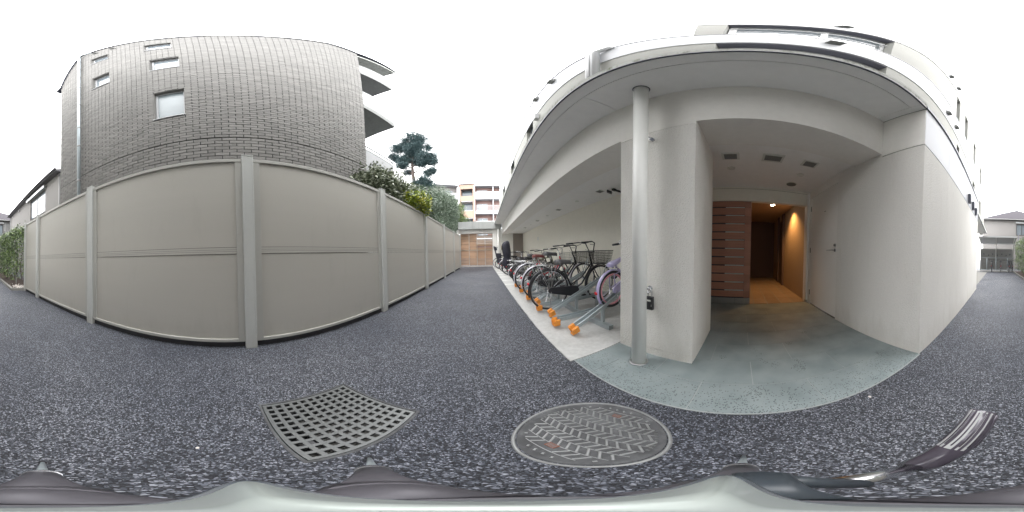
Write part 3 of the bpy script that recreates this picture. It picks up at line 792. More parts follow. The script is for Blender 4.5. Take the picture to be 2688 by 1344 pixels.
for a, b_ in zip(wj[:-1], wj[1:]):
    B(.671, .80, b_ + .0025, a - .0025, 2.258, 2.932).build('cladding_panel', 'white_panel', ab)
B(.673, 1.18, -1.42, -1.3335, 2.258, 2.92).build('cladding_return', 'paint', ab)
B(.80, 2.4, -5.34, -1.46, 2.245, 3.0).build('block_core', 'paint', ab)
B(.80, 2.4, -5.34, -1.46, 0, 2.24).build('block_core', 'paint', ab)
f_ = MB(); f_.box(.655, 1.22, -5.36, -1.336, 2.934, 2.965); f_.box(.660, .70, -5.36, -1.336, 2.965, 2.995); f_.build('ledge_flashing', 'flash', ab)
# utility door in the alcove side
dd = B(2.024, 2.952, -1.40, -1.3395, .03, 2.158).build('door', 'door', ab, bevel=.002)
hd = MB(); hd.lathe([(.024, 0), (.024, .012)], 20); 
hm = MB(); hm.tube([(2.070, -1.339, 1.080), (2.070, -1.285, 1.080)], .009, 10); hm.tube([(2.070, -1.288, 1.080), (2.10, -1.286, 1.080), (2.235, -1.290, 1.078)], .0085, 10)
hm.tube([(2.070, -1.3395, 1.080), (2.070, -1.330, 1.080)], .026, 20); hm.tube([(2.070, -1.3395, 1.156), (2.070, -1.322, 1.156)], .022, 20)
hm.build('lever_handle', 'steel', dd)
hk = MB(); hk.tube([(2.070, -1.330, 1.080), (2.070, -1.3285, 1.080)], .018, 16); hk.tube([(2.070, -1.322, 1.156), (2.070, -1.3205, 1.156)], .012, 16); hk.build('keyhole', 'black', dd)
for z in (1.93, 1.09, .25):
    MB().tube([(2.957, -1.332, z - .05), (2.957, -1.332, z + .05)], .008, 8).build('hinge', 'vent', dd)
B(2.38, 2.43, -1.3393, -1.3375, 1.755, 1.765).build('peephole', 'vent', dd)
B(2.024, 2.952, -1.405, -1.36, .0125, .028).build('door_gap', 'black', ab)
# alcove ceiling fittings
for (x, y) in ((1.94, .152), (1.94, -.352), (1.94, -.830)):
    s = .10 if y > -.5 and y < 0 else .075
    o = MB().box(x - .085 if s < .1 else x - .1, x + .085 if s < .1 else x + .1, y - s - .03, y + s + .03, 2.309, 2.3215).build('ceiling_vent', 'vframe', ab, bevel=.002)
    g = MB(); g.box(x - .062, x + .062, y - s, y + s, 2.305, 2.3085); g.build('grille', 'vent', o)
    g = MB()
    for q in range(7): g.box(x - .06 + q * .018, x - .06 + q * .018 + .006, y - s, y + s, 2.3005, 2.3048)
    g.build('louvre', 'gutter', o)
for (x, y) in ((2.29, .166), (2.33, -.85)):
    MB().lathe([(.055, 0), (.055, -.010), (.030, -.018)], 24, (x, y, 2.3215)).build('smoke_detector', 'vframe', ab)
o = MB().lathe([(.095, 0), (.095, -.006), (.085, -.008)], 32, (2.745, -.838, 2.3215)).build('ceiling_speaker', 'vframe', ab)
MB().lathe([(.083, 0), (.083, -.004)], 32, (2.745, -.838, 2.3130)).build('speaker_mesh', 'vent', o)
# little chrome spotlight bracket on the pillar
o = MB(); o.tube([(1.166, .712, 2.115), (1.13, .712, 2.115)], .018, 12); o.tube([(1.135, .712, 2.115), (1.115, .69, 2.085)], .016, 12); o.tube([(1.135, .712, 2.125), (1.11, .735, 2.14)], .008, 8)
o.build('spot_bracket', 'chrome', ab)

# upper facade, set back above the canopy
FXX = 1.22
wins = [(-1.345, .265, 3.3, 5.23), (-1.37, .235, 6.22, 8.15),
        (3.90, 4.5, 4.3, 5.50), (6.45, 7.3, 4.3, 5.50), (9.6, 10.6, 4.3, 5.50),
        (-4.78, -4.48, 4.2, 4.95), (-4.68, -4.28, 6.22, 7.85), (-5.97, -5.45, 6.22, 7.8), (-8.2, -7.5, 6.22, 7.7), (-8.2, -7.5, 3.6, 5.0), (-11.2, -10.4, 3.6, 5.0), (-11.2, -10.4, 6.22, 7.7)]
fm = MB(); lowh = [h for h in wins if h[3] < 6.0]; hih = [h for h in wins if h[2] > 6.0]
wall_grid(fm, FXX, FXX + .3, -14, 13.2, 3.05, 5.999, lowh)
wall_grid(fm, FXX, FXX + .3, -14, .45, 6.0, 8.92, hih)
fm.box(FXX + .3, 7, .15, .45, 6.0, 8.9)
fm.box(FXX, FXX + .3, .4505, 13.2, 6.0, 6.22); fm.build('upper_wall', 'facade', ab)
def band(y0, y1, z0, z1, nm='floor_band'):
    o = MB(); o.box(FXX - .014, FXX - .001, y0, y1, z0, z1); o.build(nm, 'band', ab)
band(-14, .455, 5.24, 6.18); band(.4555, 13.2, 5.24, 6.22); band(-14, .455, 8.16, 8.92)
c_ = MB(); c_.box(FXX - .03, FXX + .3, .457, 13.2, 6.222, 6.25); c_.box(FXX - .03, FXX + .3, -14, .46, 8.925, 8.95); c_.box(FXX - .022, FXX - .002, -14, .45, 6.181, 6.205); c_.build('coping', 'flash', ab)
for i, h in enumerate(wins):
    big = i < 2
    window(ab, h[0] + .01, h[1] - .01, h[2] + .01, h[3] - .01, FXX, d=.16 if big else .13, sashes=2 if big else 1, sgn=-1, fw=.06 if big else .04, gl='glass')
    bk = B(FXX + .26, FXX + .28, h[0], h[1], h[2], h[3]); bk.build('blind', 'bwhite', ab)
for h in wins[:2]: B(FXX + .003, FXX + .125, h[0] + .004, h[1] - .004, h[3] - .035, h[3] - .003).build('recess_head', 'head', ab)  # dark strip added to darken the top of each big window recess
rl = MB()
for z in (7.5, 7.58): rl.box(FXX + .08, FXX + .10, -1.34, .222, z, z + .02)
rl.build('window_rail', 'wframe', ab)
for (y, z) in ((-3.48, 5.55), (-4.2, 5.55), (-3.48, 8.48), (-4.2, 8.48), (-.61, 5.80), (-.61, 8.76), (2.62, 5.95), (3.48, 6.0)):
    v = MB(); v.prism([(FXX - .016, z - .06), (FXX - .12, z - .06), (FXX - .12, z - .03), (FXX - .016, z + .09)], 'y', y - .075, y + .075); v.build('vent_hood', 'vent', ab)
v = MB(); v.box(FXX - .10, FXX - .001, 3.42, 3.56, 4.9, 5.1); v.build('vent_box', 'bwhite', ab)
v = MB(); v.tube([(FXX - .08, 1.42, 3.11), (FXX - .08, 1.42, 6.0), (FXX - .05, 1.22, 6.15)], .05, 14); v.build('downpipe', 'bwhite', ab)
v = MB(); v.tube([(FXX - .07, 1.56, 3.11), (FXX - .07, 1.56, 6.25)], .035, 14); v.build('downpipe', 'bwhite', ab)
# dark hoods on the white cladding of the block
for y in (-3.6, -4.15, -4.69):
    v = MB(); v.prism([(.67, 2.30), (.615, 2.30), (.605, 2.33), (.605, 2.49), (.62, 2.52), (.67, 2.52)], 'y', y - .05, y + .05); v.build('vent_hood', 'flash', ab)
# canopy and open bay beyond the block
B(.83, 2.4, -12.2, -5.345, 2.94, 3.08).build('rear_canopy', 'edge', ab)
B(.85, 2.4, -12.15, -5.345, 2.92, 2.938).build('rear_soffit', 'soffit', ab)
B(.83, .86, -12.2, -5.345, 2.9, 2.937).build('rear_drip_edge', 'flash', ab)
B(2.4, 2.6, -14, -5.345, 0, 3.1).build('rear_wall', 'paint', ab)
B(.76, 2.4, -12.4, -5.345, -.03, .012).build('rear_slab', 'kerb', ab)

# far portal with lattice gate
pt = thing('gate_portal', 'weathered concrete gateway at the far end of the lane', 'gateway', (-.6, 11.3, 0))
B(-1.80, 1.10, 10.96, 11.5, 2.62, 3.14).build('lintel', 'lintel', pt, bevel=.01)
B(.545, 1.10, 11.16, 11.5, 0, 2.619).build('pier', 'paint', pt)
B(-1.95, -1.79, 11.16, 11.5, 0, 2.619).build('pier', 'paint', pt)
B(-1.79, .545, 11.3, 11.5, 2.36, 2.619).build('head_panel', 'paint', pt)
MB().tube([(.90, 11.02, .0), (.90, 11.02, 2.62)], .055, 16).build('downpipe', 'column', pt)
gt = thing('lattice_gate', 'tan timber slat gate with pale metal grid closing the far end of the lane', 'gate', (-.6, 11.5, 0))
gxs = [-1.745, -1.13, -.57, .0, .535]
z = .13; k = 0
while z < 2.30:
    for c in range(4):
        if c >= 2 and z > 1.75 and k % 3 == 1: continue
        if c >= 2 and 1.3 < z < 1.45: continue
        B(gxs[c] + .025, gxs[c + 1] - .025, 11.52, 11.54, z, z + .084).build('slat', 'gate_wood', gt)
    z += .096; k += 1
fr = MB()
for x in gxs: fr.box(x - .022, x + .022, 11.48, 11.545, .04, 2.36)
fr.build('upright', 'alu', gt)
fr = MB()
for (z0, z1) in ((.03, .10), (1.165, 1.21), (2.33, 2.37)): fr.box(gxs[0], gxs[-1], 11.475, 11.51, z0, z1)
for z in (1.95, 2.2): fr.box(gxs[2], gxs[-1], 11.478, 11.51, z, z + .03)
fr.build('crossbar', 'alu', gt)

# ================================================================== far apartment block
fa = thing('apartment_block', 'five storey peach and white apartment block rising beyond the gate', 'building', (-1, 34, 0))
AY = 31.0
B(-1.62, 9, AY + 1.2, AY + 9, 0, 15.0).build('wall', 'pink', fa)
B(-4.75, -1.62, AY + 1.3, AY + 9, 0, 15.0).build('stair_core', 'house', fa)
# stair tower front with openings
tw = MB()
tw.box(-4.75, -4.45, AY, AY + 1.3, 0, 15.0); tw.box(-2.18, -1.95, AY, AY + 1.3, 0, 15.0)
for (z0, z1) in ((13.95, 14.9), (11.32, 12.38), (7.85, 9.35), (4.9, 6.1), (0, 3.2)): tw.box(-4.45, -2.18, AY, AY + .2, z0, z1)
tw.build('stair_front', 'peach', fa)
for zz in (11.28, 9.36, 7.8): B(-4.45, -2.18, AY - .02, AY + 1.2, zz - .12, zz - .02).build('landing', 'bwhite', fa)
for z0, z1 in ((12.40, 13.93), (9.4, 11.1), (6.12, 7.6)):
    B(-4.3, -2.4, AY + 1.27, AY + 1.295, z0, z1).build('landing_door', 'glass_d', fa)
B(-4.77, -4.55, AY - .03, AY, 0, 15.0).build('pilaster', 'pink', fa); B(-1.98, -1.66, AY - .03, AY + 1.2, 0, 15.0).build('pilaster', 'pink', fa)
MB().tube([(-1.86, AY - .12, 0), (-1.86, AY - .12, 14.9)], .06, 8).build('downpipe', 'bwhite', fa)
B(-5.0, 9, AY - .2, AY + 9.3, 15.0, 15.18).build('roof_slab', 'bwhite', fa)
B(-1.66, 9, AY - .2, AY + 1.2, 14.45, 14.98).build('roof_fascia', 'bwhite', fa)
for k, z in enumerate((11.75, 8.72, 5.7, 2.7)):
    B(-1.64, 9, AY - .1, AY + 1.2, z - .18, z).build('balcony_slab', 'bwhite', fa)
    if k != 1:
        B(-1.64, 9, AY - .1, AY - .02, z + .02, z + 1.42).build('balcony_front', 'bwhite', fa)
        if k == 0:
            s = MB()
            for q in range(22): s.box(-.1 + q * .09, -.07 + q * .09, AY - .13, AY - .101, z + .25, z + 1.1)
            s.build('baluster', 'glass_w', fa)
    else:
        B(-1.64, 9, AY - .1, AY - .04, z + .02, z + .45).build('balcony_front', 'bwhite', fa)
        s = MB()
        for q in range(34): s.box(-1.6 + q * .14, -1.56 + q * .14, AY - .1, AY - .07, z + .45, z + 1.5)
        s.box(-1.64, 9, AY - .11, AY - .05, z + 1.5, z + 1.56)
        s.build('baluster', 'bwhite', fa)
    for (xa, xb) in ((-1.4, .6), (3.0, 5.0), (6, 8)):
        o = MB(); o.box(xa, xb, AY + 1.14, AY + 1.19, z + .02, z + 2.2); o.build('window', 'bwhite', fa)
        for q in (0, 1):
            x0 = xa + (xb - xa) * q / 2 + .06; B(x0, x0 + (xb - xa) / 2 - .12, AY + 1.12, AY + 1.139, z + .1, z + 2.1).build('pane', 'glass', fa)
    B(1.6, 1.78, AY, AY + 1.2, z, z + 2.85).build('party_screen', 'bwhite', fa)
# left wing, turned towards the lane
lw = MB(); a, b_ = Vector((-4.78, AY, 0)), Vector((-11.5, AY - 3.2, 0)); dn = (b_ - a).normalized(); nn = Vector((dn.y, -dn.x, 0)); 
if nn.y > 0: nn = -nn
def wing(name, m, s0, s1, d0, d1, z0, z1):
    p = a + dn * s0; q = a + dn * s1
    c = (p + q) / 2 + nn * (-(d0 + d1) / 2) + Vector((0, 0, (z0 + z1) / 2))
    return MB().obox(c, dn * ((s1 - s0) / 2), nn * ((d1 - d0) / 2), (0, 0, (z1 - z0) / 2)).build(name, m, fa)
wing('wing_wall', 'house', 0.02, 7.4, 1.2, 6, 0, 14.7)
wing('wing_roof', 'bwhite', 0.02, 7.6, -.2, 6, 14.72, 14.9)
for z in (11.7, 8.7, 5.7): wing('wing_balcony', 'bwhite', 0.05, 7.3, -.1, .1, z, z + 1.3); wing('wing_slab', 'bwhite', 0.05, 7.3, .11, 1.19, z - .1, z + .1)
for z in (11.8, 8.8): wing('wing_window', 'glass', 1.0, 3.0, 1.13, 1.19, z, z + 2.1)
# tv aerial pole
ap = thing('antenna_pole', 'slim steel pole with small aerials at the far end of the apartment roof', 'antenna', (1.35, 13.6, 0))
MB().tube([(1.33, 13.6, 0), (1.33, 13.6, 7.9)], .05, 8).build('pole', 'galv', ap)
o = MB()
for z in (7.2, 7.5, 7.8): o.tube([(1.1, 13.6, z), (1.6, 13.6, z)], .018, 6)
o.box(1.16, 1.28, 13.5, 13.62, 7.3, 7.7); o.build('aerial', 'galv', ap)

# ================================================================== house on the left, behind the fence
lh = thing('render_house', 'taupe rendered house with sliding window and shutter box behind the hedge', 'house', (-6, -10.8, 0))
LX = -3.6
lwm = MB(); wall_grid(lwm, LX - .3, LX, -15.5, -6.08, 0, 5.22, [(-9.92, -7.66, 3.60, 4.93)]); lwm.box(-9, LX - .3, -15.5, -15.2, 0, 5.2); lwm.box(-9, LX - .3, -6.38, -6.08, 0, 5.2)
lwm.build('wall', 'house', lh)
wd = window(lh, -9.91, -7.67, 3.62, 4.92, LX, d=.06, sashes=2, gl='glass', fm='dframe')
B(LX - .25, LX - .23, -9.9, -7.66, 3.6, 4.93).build('curtain', 'bwhite', lh)
B(LX + .001, LX + .17, -10.35, -7.5, 4.955, 5.12).build('shutter_box', 'steel', lh, bevel=.01)
gb = MB(); gb.box(LX - .1, LX + .28, -15.7, -6.0, 5.225, 5.30); gb.prism([(LX + .30, 5.30), (-6.5, 6.45), (-9.5, 5.5), (-9.5, 5.3)], 'y', -15.7, -6.0); gb.build('roof', 'eave', lh)
MB().tube([(LX + .32, -15.7, 5.30), (LX + .32, -6.0, 5.33)], .055, 10).build('gutter', 'eave', lh)
MB().tube([(LX + .06, -15.35, 5.25), (LX + .06, -15.35, 0)], .04, 8).build('downpipe', 'gutter', lh)
MB().tube([(LX + .04, -6.14, 5.2), (LX + .04, -6.14, 0)], .03, 8).build('downpipe', 'gutter', lh)
for (y, z, r) in ((-12.4, 5.0, .09), (-14.5, 5.0, .05)):
    MB().sphere((LX + .04, y, z), r, 12).build('vent_cap', 'bwhite', lh)

# ================================================================== house across the far end (behind the camera)
fh = thing('hip_roof_house', 'two storey taupe house with slate hip roof behind the bicycle shelter', 'house', (-1.8, -19, 0))
HY = -17.0
hw = MB()
hh = [(-3.13, -1.93, 3.55, 4.80)]
for (x0, x1, z0, z1) in ((-1.93, 1.55, 0, 5.15), (-5.2, -3.13, 0, 5.15), (-3.13, -1.93, 0, 3.55), (-3.13, -1.93, 4.80, 5.15)):
    hw.box(x0, x1, HY - .3, HY, z0, z1)
hw.box(1.25, 1.55, HY - 6, HY - .3, 0, 5.15)
hw.build('wall', 'house', fh)
wf = MB(); wf.box(-3.12, -3.06, HY - .1, HY + .02, 3.56, 4.79); wf.box(-1.99, -1.94, HY - .1, HY + .02, 3.56, 4.79); wf.box(-3.06, -1.99, HY - .1, HY + .02, 3.56, 3.62); wf.box(-3.06, -1.99, HY - .1, HY + .02, 4.72, 4.79); wf.box(-2.54, -2.50, HY - .1, HY + .01, 3.62, 4.72)
wo = wf.build('window', 'dframe', fh)
B(-3.05, -2.0, HY - .08, HY - .06, 3.62, 4.72).build('pane', 'glass', wo)
B(-3.15, -1.9, HY + .001, HY + .12, 4.84, 5.0).build('shutter_box', 'steel', fh)
sd = MB()
for q in range(20): sd.box(-3.25 - q * .1, -3.17 - q * .1, HY + .001, HY + .012, 0, 5.12)
sd.build('siding', 'siding', fh)
MB().tube([(-3.3, HY + .1, 5.15), (-3.3, HY + .1, 0)], .035, 8).build('downpipe', 'gutter', fh)
ap_ = (-2.40, HY - 3.6, 7.45); e0, e1 = 1.75, -6.4
rm = MB(); yb, yf = HY - 8, HY + .28
rm.add([(e0, yf, 5.2), (e1, yf, 5.2), (e1, yb, 5.2), (e0, yb, 5.2), ap_, (e0, yf, 5.26), (e1, yf, 5.26), (e1, yb, 5.26), (e0, yb, 5.26)],
       [(0, 3, 2, 1), (0, 1, 6, 5), (1, 2, 7, 6), (2, 3, 8, 7), (3, 0, 5, 8), (5, 6, 4), (6, 7, 4), (7, 8, 4), (8, 5, 4)])
rm.build('roof', 'roof', fh)
B(e1, e0, yf + .001, yf + .1, 5.16, 5.24).build('gutter', 'gutter', fh)
o = MB(); o.tube([(-2.4, HY - 3.5, 7.3), (-2.4, HY - 3.5, 8.5)], .025, 6)
for z in (7.9, 8.2, 8.45): o.tube([(-2.75, HY - 3.5, z), (-2.0, HY - 3.5, z)], .02, 6)
o.tube([(-2.85, HY - 3.5, 7.75), (-2.85, HY - 3.5, 8.2)], .04, 6)
o.build('aerial', 'galv', fh)
B(-3.1, -2.2, HY + .35, HY + .42, 2.80, 2.88).build('yellow_rail', 'yellowp', fh)
pl = thing('utility_post', 'thin dark post with bracket standing between the shelter and the hedge', 'post', (-2.05, -15.8, 0))
MB().tube([(-2.05, -15.8, 0), (-2.05, -15.8, 3.6)], .035, 8).build('pole', 'flash', pl)
o = MB(); o.box(-2.3, -2.05, -15.85, -15.75, 2.42, 2.47); o.box(-2.2, -2.0, -15.85, -15.75, 2.58, 2.63); o.build('bracket', 'flash', pl)

# ================================================================== bicycle shelter at the far end behind the camera
sh = thing('bicycle_shelter', 'open steel bicycle shelter with lean-to roof and slatted back wall', 'shelter', (0, -13.2, 0))
for x in (1.42, .12, -1.36):
    MB().tube([(x, -13.95, 0), (x, -13.95, 2.36), (x, -12.65, 2.70)], .035, 8).build('post', 'column', sh)
for q in range(7):
    x = -1.5
    y0 = -14.05 + q * .225; z0 = 2.38 + (y0 + 14.05) * .235
    o = MB(); o.add([(-1.5, y0, z0), (1.5, y0, z0), (1.5, y0 + .2, z0 + .047), (-1.5, y0 + .2, z0 + .047), (-1.5, y0, z0 + .02), (1.5, y0, z0 + .02), (1.5, y0 + .2, z0 + .067), (-1.5, y0 + .2, z0 + .067)],
       [(0, 3, 2, 1), (4, 5, 6, 7), (0, 1, 5, 4), (1, 2, 6, 5), (2, 3, 7, 6), (3, 0, 4, 7)])
    o.build('roof_panel', 'steel', sh)
B(-1.52, 1.52, -12.48, -12.42, 2.66, 2.78).build('roof_beam', 'bwhite', sh)
B(-1.52, 1.52, -14.12, -14.08, 2.30, 2.40).build('roof_beam', 'bwhite', sh)
for q in range(15):
    B(-1.42, 1.48, -14.06, -14.03, .16 + q * .117, .16 + q * .117 + .09).build('slat', 'gutter', sh)
B(-1.42, 1.48, -14.10, -14.065, .1, 1.9).build('back_panel', 'vent', sh)
o = MB(); o.tube([(-1.4, -13.5, .12), (1.45, -13.5, .12)], .03, 8); o.tube([(-1.4, -13.5, 1.12), (1.45, -13.5, 1.12)], .015, 8); o.build('wheel_rail', 'galv', sh)
for k, x in enumerate((1.12, .72, .38, 0, -.38, -.74, -1.05)):
    z = 1.36 if k % 2 == 0 else 1.26
    o = MB(); o.tube([(x, -14.0, z), (x, -13.55, z + .06)], .02, 6); o.sphere((x, -13.52, z + .07), .05, 8); o.build('rack_arm', 'flash', sh)
for x in (.86, .1, -.85):
    MB().tube([(x, -13.55, .1), (x, -13.55, 1.1)], .04, 8).build('stanchion', 'galv', sh)
B(-1.9, 1.9, -14.3, -13.05, -.03, .02).build('slab', 'kerb', sh)
dc = thing('channel_drain', 'dark slotted drain cover set across the lane towards the shelter', 'drain cover', (.45, -7.8, 0))
B(.18, .72, -7.95, -7.7, .001, .006).build('frame', 'flash', dc)
for q in range(6): B(.2 + q * .087, .26 + q * .087, -7.93, -7.72, .0065, .010).build('slat', 'castiron', dc)

# planting bed, kerb and slatted boundary fence
bed = [(-1.30, -5.15), (-1.40, -8.0), (-1.36, -13.0), (-2.35, -13.0), (-2.35, -5.0), (-1.72, -5.0)]
tag(MB().prism(bed, 'z', -.02, .05).build('planting_bed', 'soil'), kind='structure')
kb = thing('bed_kerb', 'pale concrete kerb edging the planting bed beside the lane', 'kerb', (-1.3, -8, 0))
kp_ = [(-1.70, -5.05), (-1.26, -5.12), (-1.345, -8.0), (-1.30, -13.0)]
for p, q in zip(kp_[:-1], kp_[1:]):
    p_, q_ = Vector((*p, 0)), Vector((*q, 0)); L_ = (q_ - p_).length; n_ = max(1, int(L_ / .6)); d = (q_ - p_) / n_
    for k in range(n_):
        c = p_ + d * (k + .5); c.z = .035; dd_ = d.normalized()
        MB().obox(c, dd_ * (d.length / 2 - .003), Vector((-dd_.y, dd_.x, 0)) * .045, (0, 0, .042)).build('kerb_stone', 'kerb', kb, bevel=.005)
pb = MB()
for k in range(260):
    x = -1.62 + rnd.gauss(0, .16); y = -5.45 + rnd.gauss(0, .25); s = rnd.uniform(.008, .03)
    if x > -1.36 or y > -5.2: continue
    pb.sphere((x, y, .055 + s * .3), s, 5, 1, rnd.uniform(.6, 1), .55)
tag(pb.build('pebbles', 'pebble'), label=None, kind='stuff')
bpy.data.objects['pebbles']['label'] = 'pale pebbles scattered in the planting bed near the fence end'
sf = thing('slat_fence', 'low grey horizontal slat fence running behind the green hedge', 'fence', (-2.45, -9, 0))
for z in (1.6, 1.8, 2.0, 2.2, 2.36): B(-2.47, -2.45, -13.0, -5.0, z, z + .05).build('slat', 'gutter', sf)
for y in (-6.9, -9.0, -11.2, -12.9): B(-2.50, -2.44, y, y + .06, 0, 2.44).build('post', 'flash', sf)

# ================================================================== foliage
def leaf(mb, c, s, rr, asp=.45, fold=.25, droop=0):
    d = Vector((rr.gauss(0, 1), rr.gauss(0, 1), rr.gauss(0, .7) - droop)); d.normalize()
    up = Vector((rr.gauss(0, .6), rr.gauss(0, .6), 1)); e = d.cross(up)
    if e.length < 1e-3: return
    e.normalize(); n_ = e.cross(d)
    b_ = c - d * s * .5; t = c + d * s * .5
    l = c + e * s * asp * .5 - n_ * s * fold * .3; r = c - e * s * asp * .5 - n_ * s * fold * .3
    k = len(mb.v); mb.v += [tuple(b_), tuple(l), tuple(t), tuple(r)]
    mb.f += [(k, k + 1, k + 2), (k, k + 2, k + 3)]; mb.sm += [False, False]

def crown(blobs, n, s, rr, surf=.75, asp=.45, clump=9, cs=1.0, droop=0):
    """leaves gathered in twig-sized clumps on and inside a set of ellipsoids (cx,cy,cz,rx,ry,rz)"""
    mb = MB(); vol = [b[3] * b[4] * b[5] for b in blobs]; tot = sum(v ** .67 for v in vol)
    for b, v in zip(blobs, vol):
        k = int(n * v ** .67 / tot / clump)
        for _ in range(k):
            d = Vector((rr.gauss(0, 1), rr.gauss(0, 1), rr.gauss(0, 1))).normalized()
            rad = rr.uniform(surf, 1.05) if rr.random() < .8 else rr.uniform(.3, surf)
            c = Vector((b[0] + d.x * b[3] * rad, b[1] + d.y * b[4] * rad, b[2] + d.z * b[5] * rad))
            g_ = s * cs
            for q in range(clump):
                leaf(mb, c + Vector((rr.gauss(0, g_), rr.gauss(0, g_), rr.gauss(0, g_ * .8))), s * rr.uniform(.7, 1.3), rr, asp, droop=droop)
    return mb
def branches(mb, base, tips, r0, rr):
    for t in tips:
        base_, t = Vector(base), Vector(t); mid = base_.lerp(t, .5) + Vector((rr.gauss(0, .08), rr.gauss(0, .08), rr.gauss(0, .05)))
        mb.tube([base_, mid, t], [r0, r0 * .6, r0 * .25], 6)

r1 = random.Random(3)
# olive-leaved shrub right behind the fence
b1 = thing('olive_shrub', 'loose olive green shrub with silvery leaves beside the brick wall corner', 'shrub', (-2.35, 3.4, 0))
bl1 = [(-2.15, 2.55, 2.55, .30, .32, .42), (-2.25, 3.05, 2.75, .38, .42, .58), (-2.2, 3.65, 2.75, .40, .45, .65), (-2.3, 4.3, 2.75, .45, .45, .60), (-2.4, 4.9, 2.85, .5, .5, .65), (-2.1, 4.0, 2.3, .36, .9, .35), (-2.2, 3.0, 2.2, .3, .6, .3)]
crown(bl1, 22000, .085, r1, .35, .42, 8, .9).build('foliage', 'leaf_a', b1)['kind'] = 'stuff'
tk = MB(); branches(tk, (-2.3, 3.5, 0), [(-2.2, 2.6, 2.6), (-2.3, 3.1, 3.0), (-2.2, 3.7, 3.1), (-2.3, 4.4, 3.0), (-2.4, 4.9, 3.1), (-2.0, 4.0, 2.5)], .035, r1); tk.build('trunk', 'bark', b1)
# yellow-green shrub leaning over the fence
b2 = thing('yellow_shrub', 'bright yellow green shrub spilling over the top of the tall fence', 'shrub', (-1.85, 4.1, 0))
bl2 = [(-1.74, 3.75, 2.38, .20, .30, .22), (-1.72, 4.1, 2.50, .22, .28, .24), (-1.66, 4.25, 2.28, .14, .22, .16), (-1.80, 4.45, 2.62, .22, .25, .22)]
crown(bl2, 3200, .085, r1, .55, .45, 6, .9).build('foliage', 'leaf_y', b2)['kind'] = 'stuff'
crown(bl2, 1200, .085, r1, .5, .4, 6, .9).build('inner_foliage', 'leaf_b', b2)['kind'] = 'stuff'
tk = MB(); branches(tk, (-1.9, 4.1, 0), [(-1.75, 3.7, 2.4), (-1.7, 4.1, 2.6), (-1.8, 4.5, 2.6)], .02, r1); tk.build('trunk', 'bark', b2)
# dense glossy evergreen further along
b3 = thing('glossy_evergreen', 'dense dark glossy evergreen shrub beyond the yellow green shrub', 'shrub', (-2.6, 7.5, 0))
bl3 = [(-2.35, 5.6, 2.9, .5, .7, .75), (-2.45, 6.6, 3.15, .6, .8, .85), (-2.45, 7.8, 3.5, .7, .9, 1.05), (-2.5, 9.2, 3.85, .75, 1.0, 1.25), (-2.4, 10.5, 4.0, .75, .9, 1.35), (-2.5, 11.8, 4.3, .7, .9, 1.1), (-2.1, 6.5, 2.3, .35, 1.2, .35), (-2.1, 8.8, 2.45, .4, 1.6, .5), (-2.3, 11.5, 3.0, .6, .7, .9)]
crown(bl3, 52000, .075, r1, .5, .5, 9, 1.0).build('foliage', 'leaf_b', b3)['kind'] = 'stuff'
tk = MB(); branches(tk, (-2.6, 7.5, 0), [(-2.4, 5.8, 2.9), (-2.5, 6.8, 3.2), (-2.5, 8.0, 3.6), (-2.5, 9.3, 4.0), (-2.4, 10.4, 4.0), (-2.3, 11.2, 3.4)], .06, r1); tk.build('trunk', 'bark', b3)
b4 = thing('green_tree', 'lighter green tree behind the dense evergreen, in front of the apartment block', 'tree', (-2.7, 14, 0))
bl4 = [(-2.9, 13.5, 4.8, .9, 1.0, 1.2), (-2.35, 14.2, 4.6, .7, .9, 1.1), (-2.0, 14.0, 3.7, .6, .8, .8), (-1.7, 15.0, 3.4, .5, .7, .6), (-3.2, 12.6, 4.4, .8, .8, 1.1)]
crown(bl4, 14000, .11, r1, .5, .5, 9, 1.0).build('crown', 'leaf_h', b4)['kind'] = 'stuff'
tk = MB(); branches(tk, (-2.6, 14, 0), [(-2.9, 13.5, 4.6), (-2.3, 14.2, 4.4), (-1.9, 14, 3.2), (-3.2, 12.6, 4.2)], .10, r1); tk.build('trunk', 'bark', b4)
# clipped pine behind
pn = thing('cloud_pine', 'tall dark pine with cloud pruned branches against the white sky', 'tree', (-5.6, 12, 0))
def PP(x, z, dy=0): return Vector((x * .75, 12 + dy, 1 + (z - 1) * .75))
tk = MB()
tk.tube([PP(-6.9, .0), PP(-7.1, 6), PP(-7.3, 9.9), PP(-7.4, 11.7), PP(-7.2, 13.2), PP(-7.0, 14.6)], [.24, .20, .15, .12, .07, .04], 8)
bp_ = [(PP(-7.35, 10.6), PP(-5.3, 11.3)), (PP(-7.35, 11.2), PP(-9.3, 13.0)), (PP(-7.3, 12.0), PP(-9.6, 13.9, .2)), (PP(-7.3, 12.4), PP(-8.9, 15.6)), (PP(-7.2, 13.0), PP(-6.0, 14.8, -.2)), (PP(-7.3, 11.5), PP(-5.2, 12.2)), (PP(-7.3, 10.4), PP(-8.4, 11.6)), (PP(-7.1, 9.2), PP(-5.5, 10.0)), (PP(-7.0, 8.2), PP(-5.5, 8.8))]
for a_, b__ in bp_:
    m_ = a_.lerp(b__, .5) + Vector((0, 0, -.12)); tk.tube([a_, m_, b__], [.075, .05, .025], 6)
tk.build('trunk', 'bark', pn)
